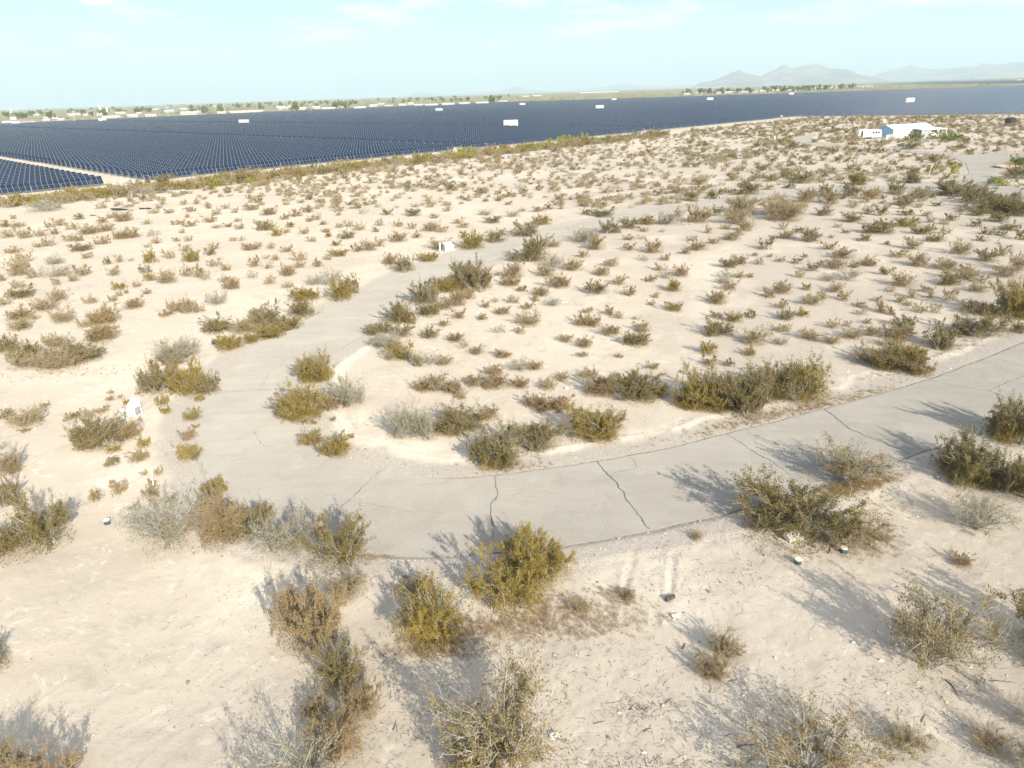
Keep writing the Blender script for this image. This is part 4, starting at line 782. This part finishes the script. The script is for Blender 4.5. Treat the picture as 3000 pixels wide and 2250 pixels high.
# N: bright yellow-green shrubs beside the fence
TILES.append((0, 0, 1.0, "1366,452,50,26,N;1395,450,30,16,N;1551,436,32,18,B;1572,440,24,14,N;1610,420,30,16,N;1640,414,34,18,N;1672,410,30,16,N;1710,408,40,14,N;1040,490,40,14,N;1160,470,40,14,N;1250,462,30,12,N;425,548,40,24,G;400,556,50,24,G"))
INST = []   # x, y, R, H, kind, score
for ox, oy, k, s in TILES:
    for it in s.split(';'):
        a = it.split(','); cx, by, w, h = [float(v) for v in a[:4]]; kd = a[4]
        px, py = ox+cx/k, oy+by/k; w /= k; h /= k
        p = G(px, py); m = mpp(*p); W = w*m; r = math.hypot(*p); e = math.atan2(CAMH, r)
        p = p*(1+0.16*W/r)
        H = (h*m-0.62*W*math.sin(e))/math.cos(e); H = min(max(H, (.40 if W > 2.2 else .48)*W, .2), .85*W, 2.6)
        if kd == 'T' and random.random() < .22: kd = 'O'
        if kd == 'O' and random.random() < .15: kd = 'T'
        if 62 < w < 200 and 640 < py < 1500 and kd in 'GYSO':      # big plants grow in clumps
            for q in range(3 if w > 90 else 2):
                a_ = random.uniform(0, 6.283); f_ = random.uniform(.42, .68); g_ = random.uniform(.45, .8)
                kd2 = kd if random.random() < .6 else random.choice('GSOY')
                INST.append([p[0]+math.cos(a_)*W/2*g_*1.15, p[1]+math.sin(a_)*W/2*g_*.9, W/2*f_, H*random.uniform(.6, .95), kd2, w*h*f_*f_, True])
        INST.append([p[0], p[1], W/2*(.95 if py < 600 else 1.16 if w < 75 else 1.10 if py < 1500 else 1.0), H*(.9 if py < 600 else .96 if py < 760 else 1.16 if w < 75 else 1.12 if py < 1500 else 1.0), kd, w*h, True])
# the untraced far brush: scattered between the road and the fence
occ = {}
def _cell(x, y): return (int(x//4), int(y//4))
for I in INST: occ.setdefault(_cell(I[0], I[1]), []).append((I[0], I[1], I[2]))
def free(x, y, r):
    cx, cy = _cell(x, y)
    for i in (-1, 0, 1):
        for j in (-1, 0, 1):
            for (qx, qy, qr) in occ.get((cx+i, cy+j), ()):
                if math.hypot(x-qx, y-qy) < (r+qr)*.62: return False
    return True
cand = []
for _ in range(60000):
    a = random.uniform(-38, 38.5); r = math.sqrt(random.uniform(55**2, 520**2)); cand.append((r*math.sin(math.radians(a)), r*math.cos(math.radians(a))))
cand = np.array(cand); aa = cand@HN; bb = cand@HE
rdist = np.full(len(cand), 20.0); mk = np.hypot(cand[:, 0], cand[:, 1]) < 420; rdist[mk] = road_dist(cand[mk, 0], cand[mk, 1])
dens = fbm(cand[:, 0]/14, cand[:, 1]/14, 50, 3)
H0 = np.array(h0)
for (x, y), a, b, rd, dn in zip(cand, aa, bb, rdist, dens):
    if b < -184: continue
    if a > 413+(b+199)*.26 : continue
    px, py = proj(x, y)
    if py > 612 or px < -30 or px > 3030: continue
    if rd < 1.4: continue
    hx, hy = x-H0[0], y-H0[1]; lu = hx*math.cos(HU)+hy*math.sin(HU); lv = -hx*math.sin(HU)+hy*math.cos(HU)
    if -13 < lu < 19 and -6.0 < lv < 9: continue
    belt = b < -168; 
    if belt and px > 1950: belt = False
    if not belt and random.random() > .15+1.0*max(0, dn-.36): continue
    if -184 < b < -181 and random.random() < .6: continue
    R = random.uniform(.42, 1.0) if not belt else random.uniform(1.0, 2.0)
    if random.random() < .12: R *= 1.45
    if px > 2000: R *= 1.12
    if not free(x, y, R): continue
    H = R*random.uniform(.7, 1.2) if not belt else R*random.uniform(.8, 1.25)
    if belt: kd = random.choice('TTYYGGSOTN' if px < 1800 else 'TTYGGSO')
    elif px < 1300: kd = random.choice('TTTSOTG')
    else: kd = random.choice('TTTTSGSO' if px < 2000 else 'TTTGGS')
    occ.setdefault(_cell(x, y), []).append((x, y, R)); m = mpp(x, y)
    INST.append([x, y, R, H, kd, 4*R*H/m/m*.7, False])
_rd = road_dist(np.array([I[0] for I in INST]), np.array([I[1] for I in INST]))
for I, dd_ in zip(INST, _rd):
    if dd_ < (0.25 if I[1] > 62 else -0.4) and 33 < I[1] < 200: I[6] = None
INST = [I for I in INST if I[6] is not None]
INST.sort(key=lambda I: -I[5])
ZS = ground_h(np.array([I[0] for I in INST]), np.array([I[1] for I in INST]))
KW = {'G': 'olive green', 'Y': 'yellow-green', 'O': 'rusty brown', 'T': 'tan', 'S': 'grey', 'P': 'open twiggy olive', 'B': 'deep green', 'N': 'bright lime green'}
SP = []
for (ox, oy, hh) in [(0, 0, 0)]: pass
def place_word(x, y):
    a, b = float(np.dot(HN, (x, y))), float(np.dot(HE, (x, y))); px, py = proj(x, y)
    d = float(road_dist(np.array([x]), np.array([y]))[0]) if math.hypot(x, y) < 400 else 50
    if d < 2.6: return 'at the road edge'
    if b < -165: return 'beside the solar fence'
    if px > 2450 and py < 470: return 'near the white house'
    if py > 1540 or (px < 560 and py > 1240): return 'on near open sand'
    if px < 1100 and d > 0 and py < 1250: return 'left of the road'
    return 'inside the bend' if py > 700 else 'in the far brush'
VVs = []; FFs = []; MIs = []; off = 0; rest_mats = ['stem', 'stemd']+['leaf'+k for k in 'GYOTSPBN']; far_data = {}
lab_seen = {}
for i, (x, y, R, H, kd, sc, tr) in enumerate(INST):
    z = float(ZS[i]) - .02; m = mpp(x, y); szpx = 2*R/m
    rz = random.uniform(0, 6.283)
    if i < 300:
        lod = 0 if szpx > 88 else 1
        var = random.randrange(6); st, lf, one = proto(kd, lod, var)
        size = 'huge' if R > 2.0 else 'large' if R > 1.35 else 'medium' if R > .8 else 'small' if R > .4 else 'tiny'
        lab = '%s %s shrub %s, %s' % (size, KW[kd] if kd != 'P' else 'open olive', place_word(x, y), pct(x, y, H*.4))
        n = lab_seen.get(lab, 0); lab_seen[lab] = n+1
        if n: lab = lab.replace(' shrub ', ' twin shrub ', 1) if n == 1 else lab.replace(' shrub ', ' clumped shrub ', 1)
        sx = R*random.uniform(.93, 1.07); sy = R*random.uniform(.93, 1.07)
        if lod == 0:
            t = empty('desert_shrub', (x, y, z), rz, label=lab, cat='shrub', group='desert shrubs on the sand'); t.scale = (sx, sy, H)
            link('stems', st, t); link('foliage', lf, t)
        else:
            t = link('desert_shrub', one, None, (x, y, z), label=lab, cat='shrub', group='desert shrubs on the sand'); t.rotation_euler = (0, 0, rz); t.scale = (sx, sy, H)
    else:
        lod = 1 if szpx > 46 else 2; key = (kd, lod, random.randrange(6))
        if key not in far_data: far_data[key] = bush(*key)
        (V1, F1), (V2, F2) = far_data[key]
        c, s = math.cos(rz), math.sin(rz)
        V = np.vstack([V1, V2])*np.array([R, R, H]); V = V@np.array([[c, s, 0], [-s, c, 0], [0, 0, 1]])+np.array([x, y, z])
        VVs.append(V.astype(np.float32)); FFs.append(np.vstack([F1, F2+len(V1)])+off); off += len(V)
        MIs.append(np.r_[np.full(len(F1), rest_mats.index(KIND[kd]['stem'])), np.full(len(F2), rest_mats.index('leaf'+kd))])
link('desert_brush', mesh_np('desert_brush', np.vstack(VVs), np.vstack(FFs), [MAT[k] for k in rest_mats], mi=np.concatenate(MIs)), kind='stuff', label='scattered low tan and olive desert brush covering the plain up to the fence', cat='brush')
print('shrubs', len(INST), 'far quads', sum(map(len, FFs)))

# ------------------------------------------------------------------ dry grass and fallen twigs (stuff)
def tufts(name, regions, mat, label, hgt=(.08, .22), n_bl=14):
    VV = []; c = 0; pts = []
    for (cx, cy, sx, sy, n, rot) in regions:
        for _ in range(n):
            u, v = random.gauss(0, sx/2), random.gauss(0, sy/2); pts.append(G(cx+u*math.cos(rot)-v*math.sin(rot), cy+u*math.sin(rot)+v*math.cos(rot)))
    pts = np.array(pts); d = road_dist(pts[:, 0], pts[:, 1]); pts = pts[d > .08]; zs = ground_h(pts[:, 0], pts[:, 1])
    for (x, y), z in zip(pts, zs):
        h = random.uniform(*hgt); k = n_bl; a = RNG.uniform(0, 6.283, k); r = RNG.uniform(0, .09, k); ln = RNG.uniform(.3, 1.0, k)*h
        b = np.stack([x+r*np.cos(a), y+r*np.sin(a), np.full(k, z-.01)], 1); a2 = RNG.uniform(0, 6.283, k); lean = RNG.uniform(.1, 1.1, k)*h
        t = b+np.stack([lean*np.cos(a2), lean*np.sin(a2), ln], 1); w = np.stack([-np.sin(a2), np.cos(a2), np.zeros(k)], 1)*.006
        VV.append(np.stack([b-w, b+w, t+w*.4, t-w*.4], 1).reshape(-1, 3)); c += k
    link(name, mesh_np(name, np.vstack(VV), np.arange(4*c).reshape(-1, 4), [mat]), kind='stuff', label=label, cat='grass')
tufts('dry_grass', [(2320, 1205, 330, 18, 420, -.22), (2560, 1150, 110, 16, 60, -.15), (2520, 1432, 120, 22, 300, -.28), (2450, 1448, 60, 24, 120, -.28), (1275, 1872, 80, 22, 160, 0), (1040, 965, 110, 12, 120, -.45), (905, 935, 60, 14, 60, -.5), (1500, 1360, 120, 26, 80, 0),
                    (1390, 700, 200, 10, 120, -.2), (2380, 1600, 200, 40, 60, 0), (560, 1140, 120, 30, 80, 0), (880, 1110, 50, 20, 60, 0), (2850, 1000, 160, 20, 80, -.3), (2000, 655, 60, 8, 60, 0), (1180, 660, 60, 8, 30, 0)], MAT['straw'], 'golden dry grass tufts along the road edges and under shrubs')
tufts('rust_weeds', [(1680, 1815, 240, 60, 560, -.04), (1400, 1850, 170, 54, 320, -.1), (1500, 1830, 210, 34, 180, 0), (1830, 1755, 40, 16, 60, 0), (1590, 1760, 90, 50, 200, .3), (1270, 1905, 170, 30, 260, 0), (1790, 1735, 60, 20, 60, 0), (1100, 1640, 60, 20, 60, 0), (2640, 1080, 120, 16, 140, -.3), (2500, 1590, 170, 60, 240, 0), (250, 1090, 260, 16, 200, -.1),
                     (2560, 1480, 120, 60, 60, 0), (1700, 1420, 10, 10, 2, 0)], MAT['rust_grass'], 'rusty dry weeds carpeting the bank below the road', (.05, .16), 12)
# twig litter flat on the ground
def litter():
    VV = []; c = 0; pts = []
    for (cx, cy, sx, sy, n) in [(1850, 2180, 700, 220, 700), (2600, 2080, 420, 200, 900), (1880, 2070, 110, 50, 220), (1250, 2060, 360, 260, 800), (1950, 2240, 400, 40, 400), (1650, 1900, 420, 160, 500), (2850, 1780, 240, 200, 300), (600, 1900, 700, 300, 350), (2100, 1700, 400, 100, 400), (1400, 1200, 700, 120, 500), (850, 1720, 200, 80, 200)]:
        for _ in range(n): pts.append(G(random.gauss(cx, sx/2), max(950, random.gauss(cy, sy/2))))
    pts = np.array(pts); d = road_dist(pts[:, 0], pts[:, 1]); pts = pts[d > .3]; zs = ground_h(pts[:, 0], pts[:, 1]); n = len(pts)
    a = RNG.uniform(0, 6.283, n); L = RNG.exponential(.05, n)+.02; L = np.minimum(L, .25); w = RNG.uniform(.003, .008, n)
    dr = np.stack([np.cos(a), np.sin(a), RNG.normal(0, .15, n)], 1)*L[:, None]; pr = np.stack([-np.sin(a), np.cos(a), np.zeros(n)], 1)*w[:, None]; C = np.column_stack([pts, zs+.014])
    V = np.stack([C-dr-pr, C-dr+pr, C+dr+pr*.4, C+dr-pr*.4], 1).reshape(-1, 3)
    link('twig_litter', mesh_np('twig_litter', V, np.arange(4*n).reshape(-1, 4), [MAT['wood']]), kind='stuff', label='tiny dark twigs littering the bare sand', cat='twigs')
litter()

# ------------------------------------------------------------------ town beyond the panels
def hmesh(L, D, H, P, wall, roof, key):
    if key in mesh_cache: return mesh_cache[key]
    a = MB().box(-L/2, L/2, -D/2, D/2, 0, H).mesh('wall', wall)
    b = MB(); o = .5; b.add([(-L/2-o, -D/2-o, H+.003), (L/2+o, -D/2-o, H+.003), (L/2+o, D/2+o, H+.003), (-L/2-o, D/2+o, H+.003), (-L/2-o, 0, H+P), (L/2+o, 0, H+P)], [(0, 3, 2, 1), (0, 1, 5, 4), (2, 3, 4, 5), (0, 4, 3), (1, 2, 5)])
    w = MB(); w.box(-.6, .6, -.06, -.003, 1, 2.1)
    mesh_cache[key] = (a, b.mesh('roof', roof), w.mesh('window', MAT['window'])); return mesh_cache[key]
seen_h = set()
def house(px, py, wpx, style, label=None, H=2.9):
    for _ in range(12):
        if (style, pct(*G(px, py), 2)) not in seen_h: break
        px += 7
    seen_h.add((style, pct(*G(px, py), 2))); p = G(px, py); m = mpp(*p); L = max(8, round(wpx*m*.8/3)*3); D = max(7, round(L*.42)); wall, roof = [(MAT['dull_wall'], MAT['dull_roof']), (MAT['tan_wall'], MAT['dull_roof']), (MAT['white'], MAT['brown_roof']), (MAT['tan_wall'], MAT['grey_roof']), (MAT['blue_wall'], MAT['white_roof'])][style]
    a, b, w = hmesh(L, D, H, 1.3+L*.03, wall, roof, ('h', L, D, style, H))
    st = ['white walled house with white roof', 'tan walled house with white roof', 'white walled house with brown roof', 'tan walled house with grey roof', 'pale blue house with white roof'][style]
    t = empty('far_house', (p[0], p[1], 0), -math.atan2(p[0], p[1])+random.uniform(-.45, .45), label=label or (st+' in the far town, '+pct(p[0], p[1], 2)), cat='house', group='houses of the far town')
    link('wall', a, t); link('roof', b, t)
    for i in range(max(2, int(L/4.5))): link('window', w, t, ((-L/2+L*(i+.5)/max(2, int(L/4.5))), -D/2, 0))
HS = []
z4 = lambda x, y, w: (x/5.53, 250+y/5.53, w/5.53)
for x, y, w, s in [(400, 628, 300, 2), (830, 540, 180, 2), (1820, 550, 300, 0), (590, 492, 100, 0), (650, 562, 90, 0), (1180, 492, 150, 0), (1630, 492, 90, 0), (1870, 465, 150, 0), (2150, 515, 150, 0), (120, 640, 80, 4), (30, 650, 70, 4), (770, 600, 90, 0), (1000, 590, 90, 1), (220, 560, 90, 0), (330, 500, 70, 0), (1280, 485, 70, 1), (1400, 495, 80, 0), (1500, 480, 60, 3), (2030, 470, 70, 0), (240, 410, 90, 0), (100, 400, 60, 0), (1450, 360, 90, 0), (1090, 350, 80, 0)]: HS.append((*z4(x, y, w), s))
z1 = lambda x, y, w: (x/2.212, 200+y/2.212, w/2.212)
for x, y, w, s in [(1230, 300, 110, 0), (1545, 298, 120, 1), (1660, 292, 90, 0), (1380, 252, 60, 0), (1190, 268, 50, 0), (1820, 258, 60, 0), (1890, 255, 50, 1), (1100, 285, 60, 4), (960, 318, 70, 0), (1010, 270, 50, 3), (1300, 288, 60, 1), (1760, 268, 60, 0), (1960, 268, 60, 0), (2050, 262, 50, 0), (2130, 272, 90, 0), (1440, 300, 60, 0)]: HS.append((*z1(x, y, w), s))
z2 = lambda x, y, w: (1000+x/2.212, 200+y/2.212, w/2.212)
for x, y, w, s in [(120, 268, 80, 0), (310, 255, 50, 0), (585, 250, 95, 0), (690, 246, 90, 0), (800, 240, 75, 0), (915, 236, 95, 0), (1050, 225, 60, 0), (500, 250, 60, 0), (400, 246, 60, 1), (210, 250, 60, 0), (260, 238, 50, 0), (20, 255, 50, 3), (1190, 186, 60, 3), (1270, 182, 70, 1), (450, 236, 40, 0)]: HS.append((*z2(x, y, w), s))
z3 = lambda x, y, w: (2000+x/2.212, 150+y/2.212, w/2.212)
for x, y, w, s in [(30, 284, 50, 0), (105, 278, 40, 0), (310, 274, 80, 1), (390, 272, 60, 0), (440, 270, 60, 0), (520, 262, 50, 0), (600, 258, 50, 3), (700, 262, 60, 0), (790, 242, 80, 0), (840, 246, 40, 1), (900, 240, 70, 0), (975, 240, 50, 0), (1060, 238, 60, 0), (1150, 236, 50, 0), (1210, 234, 40, 0), (220, 276, 60, 3), (650, 252, 50, 0)]: HS.append((*z3(x, y, w), s))
for h_ in HS: house(*h_)
# long low white sheds on the horizon and the water towers
for px, py, w, lab in [(1755, 271, 105, 'very long low white shed on the horizon, centre right'), (2080, 256, 66, 'long low white shed just left of the mountain foot')]:
    p = G(px, py); L = w*mpp(*p)
    t = empty('long_shed', (p[0], p[1], 0), -.25, label=lab, cat='shed'); MB().box(-L/2, L/2, -12, 12, 0, 4.5).build('wall', MAT['white'], t); MB().box(-L/2-1, L/2+1, -13, 13, 4.503, 5.2).build('roof', MAT['white_roof'], t)
for px, py, s, lab in [(295, 320, 1.0, 'taller white grain tower of the pair on the left horizon'), (315, 322, .8, 'shorter white tower beside the tall one on the left horizon'), (33, 320, .6, 'faint white tower at the far left horizon')]:
    p = G(px, max(py, 331)); m = mpp(*p); hh = 17*m*s
    t = empty('grain_tower', (p[0], p[1], 0), 0, label=lab, cat='tower'); MB().tube((0, 0, 0), (0, 0, hh*.8), hh*.16, hh*.16, 14).build('shaft', MAT['white'], t); MB().tube((0, 0, hh*.8), (0, 0, hh*1.05), hh*.17, hh*.03, 14).build('roof', MAT['white_roof'], t)
p = G(2950, 236); bn = empty('shade_barn', (p[0], p[1], 0), -.4, label='open dark roofed barn among clutter at the right horizon', cat='barn'); m = mpp(*p)
MB().box(-12*m, 14*m, -9, 9, 5*m, 6*m).build('roof', MAT['grey_roof'], bn)
for x in (-11*m, 0, 12*m): MB().box(x-.3, x+.3, -8, -7.4, 0, 5*m-.01).build('post', MAT['dark'], bn)
p = G(2983, 237); house(2986, 237, 10, 0, 'small white building right of the open dark barn')
# trees of the town: trunk + crown, copies share meshes
def tree_mesh(var, tall=1.0):
    rg = np.random.default_rng(500+var); N = 420; k = 9; cc = rg.normal(0, .34, (k, 3))*np.array([1, 1, .55])+np.array([0, 0, .62]); ci = rg.integers(0, k, N); d = rg.normal(0, 1, (N, 3)); d /= np.linalg.norm(d, axis=1, keepdims=True)
    C = cc[ci]+d*rg.uniform(.12, .30, N)[:, None]; C[:, 2] = np.maximum(C[:, 2], .12); A = rg.normal(0, 1, (N, 3)); A /= np.linalg.norm(A, axis=1, keepdims=True); B = np.cross(A, rg.normal(0, 1, (N, 3))); B /= np.linalg.norm(B, axis=1, keepdims=True); s = rg.uniform(.05, .11, N)[:, None]
    V = np.stack([C-A*s, C+B*s, C+A*s, C-B*s], 1).reshape(-1, 3)
    tb = MB(); tb.tube((0, 0, -.02), (.02, 0, .45), .04, .028, 6)
    for q in range(4): a = q*1.6+var; tb.tube((.02, 0, .38), (.3*math.cos(a), .3*math.sin(a), .72), .022, .01, 5)
    return tb.mesh('trunk', MAT['stemd']), mesh_np('crown', V, np.arange(4*N).reshape(-1, 4), [MAT['green_tree'] if var % 3 else MAT['leafB']])
TM = [tree_mesh(v) for v in range(5)]
tl = []
for _ in range(1600):
    r0 = random.random()
    if r0 < .52: px = random.uniform(0, 900); py = 320-.030*px+random.uniform(5, 36)*(1-px/1500)
    elif r0 < .75: px = random.uniform(800, 1500); py = 300-.030*(px-800)+random.uniform(4, 16)
    else: px = random.uniform(2000, 2500); py = 268-.033*(px-2000)+random.uniform(3, 12)
    q = G(px, py); a, b = float(np.dot(HN, q)), float(np.dot(HE, q))
    if q[1] <= 0 or (b > -1105 and a < amax_of(b)+10 and b < -150): continue
    if a > 300 and b > -1100 and a < amax_of(b)+12: continue
    tl.append((px, py, random.uniform(5, 12.5)))
tl = tl[:230]
for px, py, h_ in [(649, 297, 0), (600, 301, 0), (310, 330, 14), (565, 332, 13), (595, 330, 11), (648, 330, 17), (765, 323, 9), (870, 326, 12), (985, 322, 13), (30, 345, 16), (90, 338, 15), (150, 352, 12), (1441, 304, 12), (2271, 261, 18), (2262, 262, 14), (2350, 241, 16), (2375, 240, 13), (2848, 232, 17), (2835, 233, 12), (350, 331, 12), (1010, 318, 12)]:
    if h_ == 0: continue
    tl.append((px, py, h_))
p = G(601, 316); tl.append((601, 316, 26))
seen_t = set()
for i, (px, py, h_) in enumerate(tl):
    q = G(px, py); _l = ('%s tree among the far houses, ' % ('tall dark' if h_ > 12 else 'rounded green' if h_ > 8 else 'small green'))+pct(q[0], q[1], h_*.5)
    if _l in seen_t: h_ = 12.6 if h_ <= 12 else 9.0; _l = ('%s tree among the far houses, ' % ('tall dark' if h_ > 12 else 'rounded green'))+pct(q[0], q[1], h_*.5)
    if _l in seen_t: continue
    seen_t.add(_l)
    q = G(px, py); tr_, cr_ = TM[i % 5]; t = empty('far_tree', (q[0], q[1], 0), random.uniform(0, 6), label=('%s tree among the far houses, ' % ('tall dark' if h_ > 12 else 'rounded green' if h_ > 8 else 'small green'))+pct(q[0], q[1], h_*.5), cat='tree', group='trees of the far town')
    t.scale = (h_*.85, h_*.85, h_); link('trunk', tr_, t); link('crown', cr_, t)
# power poles
for px, py, h_ in [(494, 344, 14), (590, 336, 13), (660, 334, 13), (218, 352, 13), (912, 330, 12), (1262, 314, 12)]:
    q = G(px, py); t = empty('power_pole', (q[0], q[1], 0), .6, label='thin power pole rising behind the panels, '+pct(q[0], q[1], h_), cat='pole', group='power poles of the far town'); MB().tube((0, 0, 0), (0, 0, h_), .22, .15, 6).build('shaft', MAT['cream'], t); MB().box(-1.3, 1.3, -.08, .08, h_-1.2, h_-1).build('crossarm', MAT['cream'], t)
# far scrub that reads as a mass
VV = []; FF = []; off = 0; fb = [bush('G', 2, s) for s in range(3)]
for _ in range(3200):
    px = random.uniform(-40, 3040); hz = 320-px*98/3000; py = hz+1.5+random.expovariate(1/9.0)
    if py > hz+46: continue
    q = G(px, py); a, b = float(np.dot(HN, q)), float(np.dot(HE, q))
    if q[1] <= 0 or math.hypot(*q) > 9000: continue
    if (b > -1105 and a < amax_of(b)+14): continue
    (_, _), (V2, F2) = fb[random.randrange(3)]; k = random.randrange(3); n = len(F2)//3
    V = V2[:n*4]*np.array([1, 1, .7])*random.uniform(2.2, 5.5)+np.array([q[0], q[1], 0]); VV.append(V); FF.append(F2[:n]+off); off += n*4
link('far_scrub', mesh_np('far_scrub', np.vstack(VV), np.vstack(FF), [MAT['leafG']]), kind='stuff', label='dull green scrub spread over the far plain behind the town', cat='scrub')

# ------------------------------------------------------------------ mountains
def mountain(name, prof, dist, depth, label, seed):
    xs = np.array([p[0] for p in prof], float); hs = np.array([p[1] for p in prof], float); nx, ny = 260, 46
    U = np.linspace(xs[0], xs[-1], nx); hp = np.interp(U, xs, hs); T = np.linspace(-1, 1, ny); V = []
    for j, t in enumerate(T):
        for i, px in enumerate(U):
            hz = 320-px*98/3000; r = ray(px, hz); dirn = np.array([r[0], r[1]]); dirn /= np.hypot(*dirn); dd = dist+t*depth
            ridge = max(0, 1-abs(t))**.85; V.append((dirn[0]*dd, dirn[1]*dd, px, t, hp[i]*ridge*dist/FPX))
    V = np.array(V); X, Y = V[:, 0], V[:, 1]
    n = 1-np.abs(2*fbm(X/650, Y/650, seed, 6)-1); Z = V[:, 4]*(.42+.66*n)-6
    i = np.arange(ny-1)[:, None]*nx; j = np.arange(nx-1)[None, :]; F = np.stack([i+j, i+j+1, i+nx+j+1, i+nx+j], -1).reshape(-1, 4)
    link(name, mesh_np(name, np.stack([X, Y, Z], 1), F, [MAT['rock']], smooth_=True), kind='structure')
z3p = lambda pts: [(2000+x/2.212, (320-(2000+x/2.212)*98/3000)-(150+y/2.212)) for x, y in pts]
mountain('hills', [(p, max(0, h)) for p, h in z3p([(60, 225), (120, 195), (200, 180), (260, 160), (300, 146), (360, 131), (410, 150), (500, 164), (560, 140), (640, 108), (700, 118), (760, 105), (850, 87), (900, 103), (950, 128), (1050, 126), (1120, 146), (1220, 160), (1300, 175), (1400, 185)])], 14000, 1500, '', 3)
mountain('hills', [(p, max(0, h)) for p, h in z3p([(1100, 205), (1180, 175), (1260, 150), (1330, 125), (1470, 102), (1560, 122), (1640, 130), (1750, 114), (1850, 108), (1920, 99), (2050, 103), (2130, 94), (2212, 96), (2400, 92), (2500, 120)])], 19000, 2000, '', 9)
mountain('hills', [(1180, 0), (1230, 13), (1260, 6), (1330, 3), (1400, 5), (1460, 7), (1513, 19), (1560, 8), (1620, 3), (1700, 4), (1770, 9), (1818, 16), (1870, 9), (1950, 5), (2050, 6), (2150, 0)], 24000, 2200, '', 15)

# ------------------------------------------------------------------ haze
hb = MB().box(-34000, 34000, -3000, 36000, -14, 1500)
hm = new_mat('haze_air'); b = NB(hm); v = b.n('ShaderNodeVolumePrincipled'); v.inputs['Density'].default_value = 8.8e-5; v.inputs['Color'].default_value = (.74, .91, 1, 1); v.inputs['Anisotropy'].default_value = 0.0
o = b.n('ShaderNodeOutputMaterial'); b.l(v.outputs[0], o.inputs['Volume'])
hb.build('haze', hm, kind='stuff')
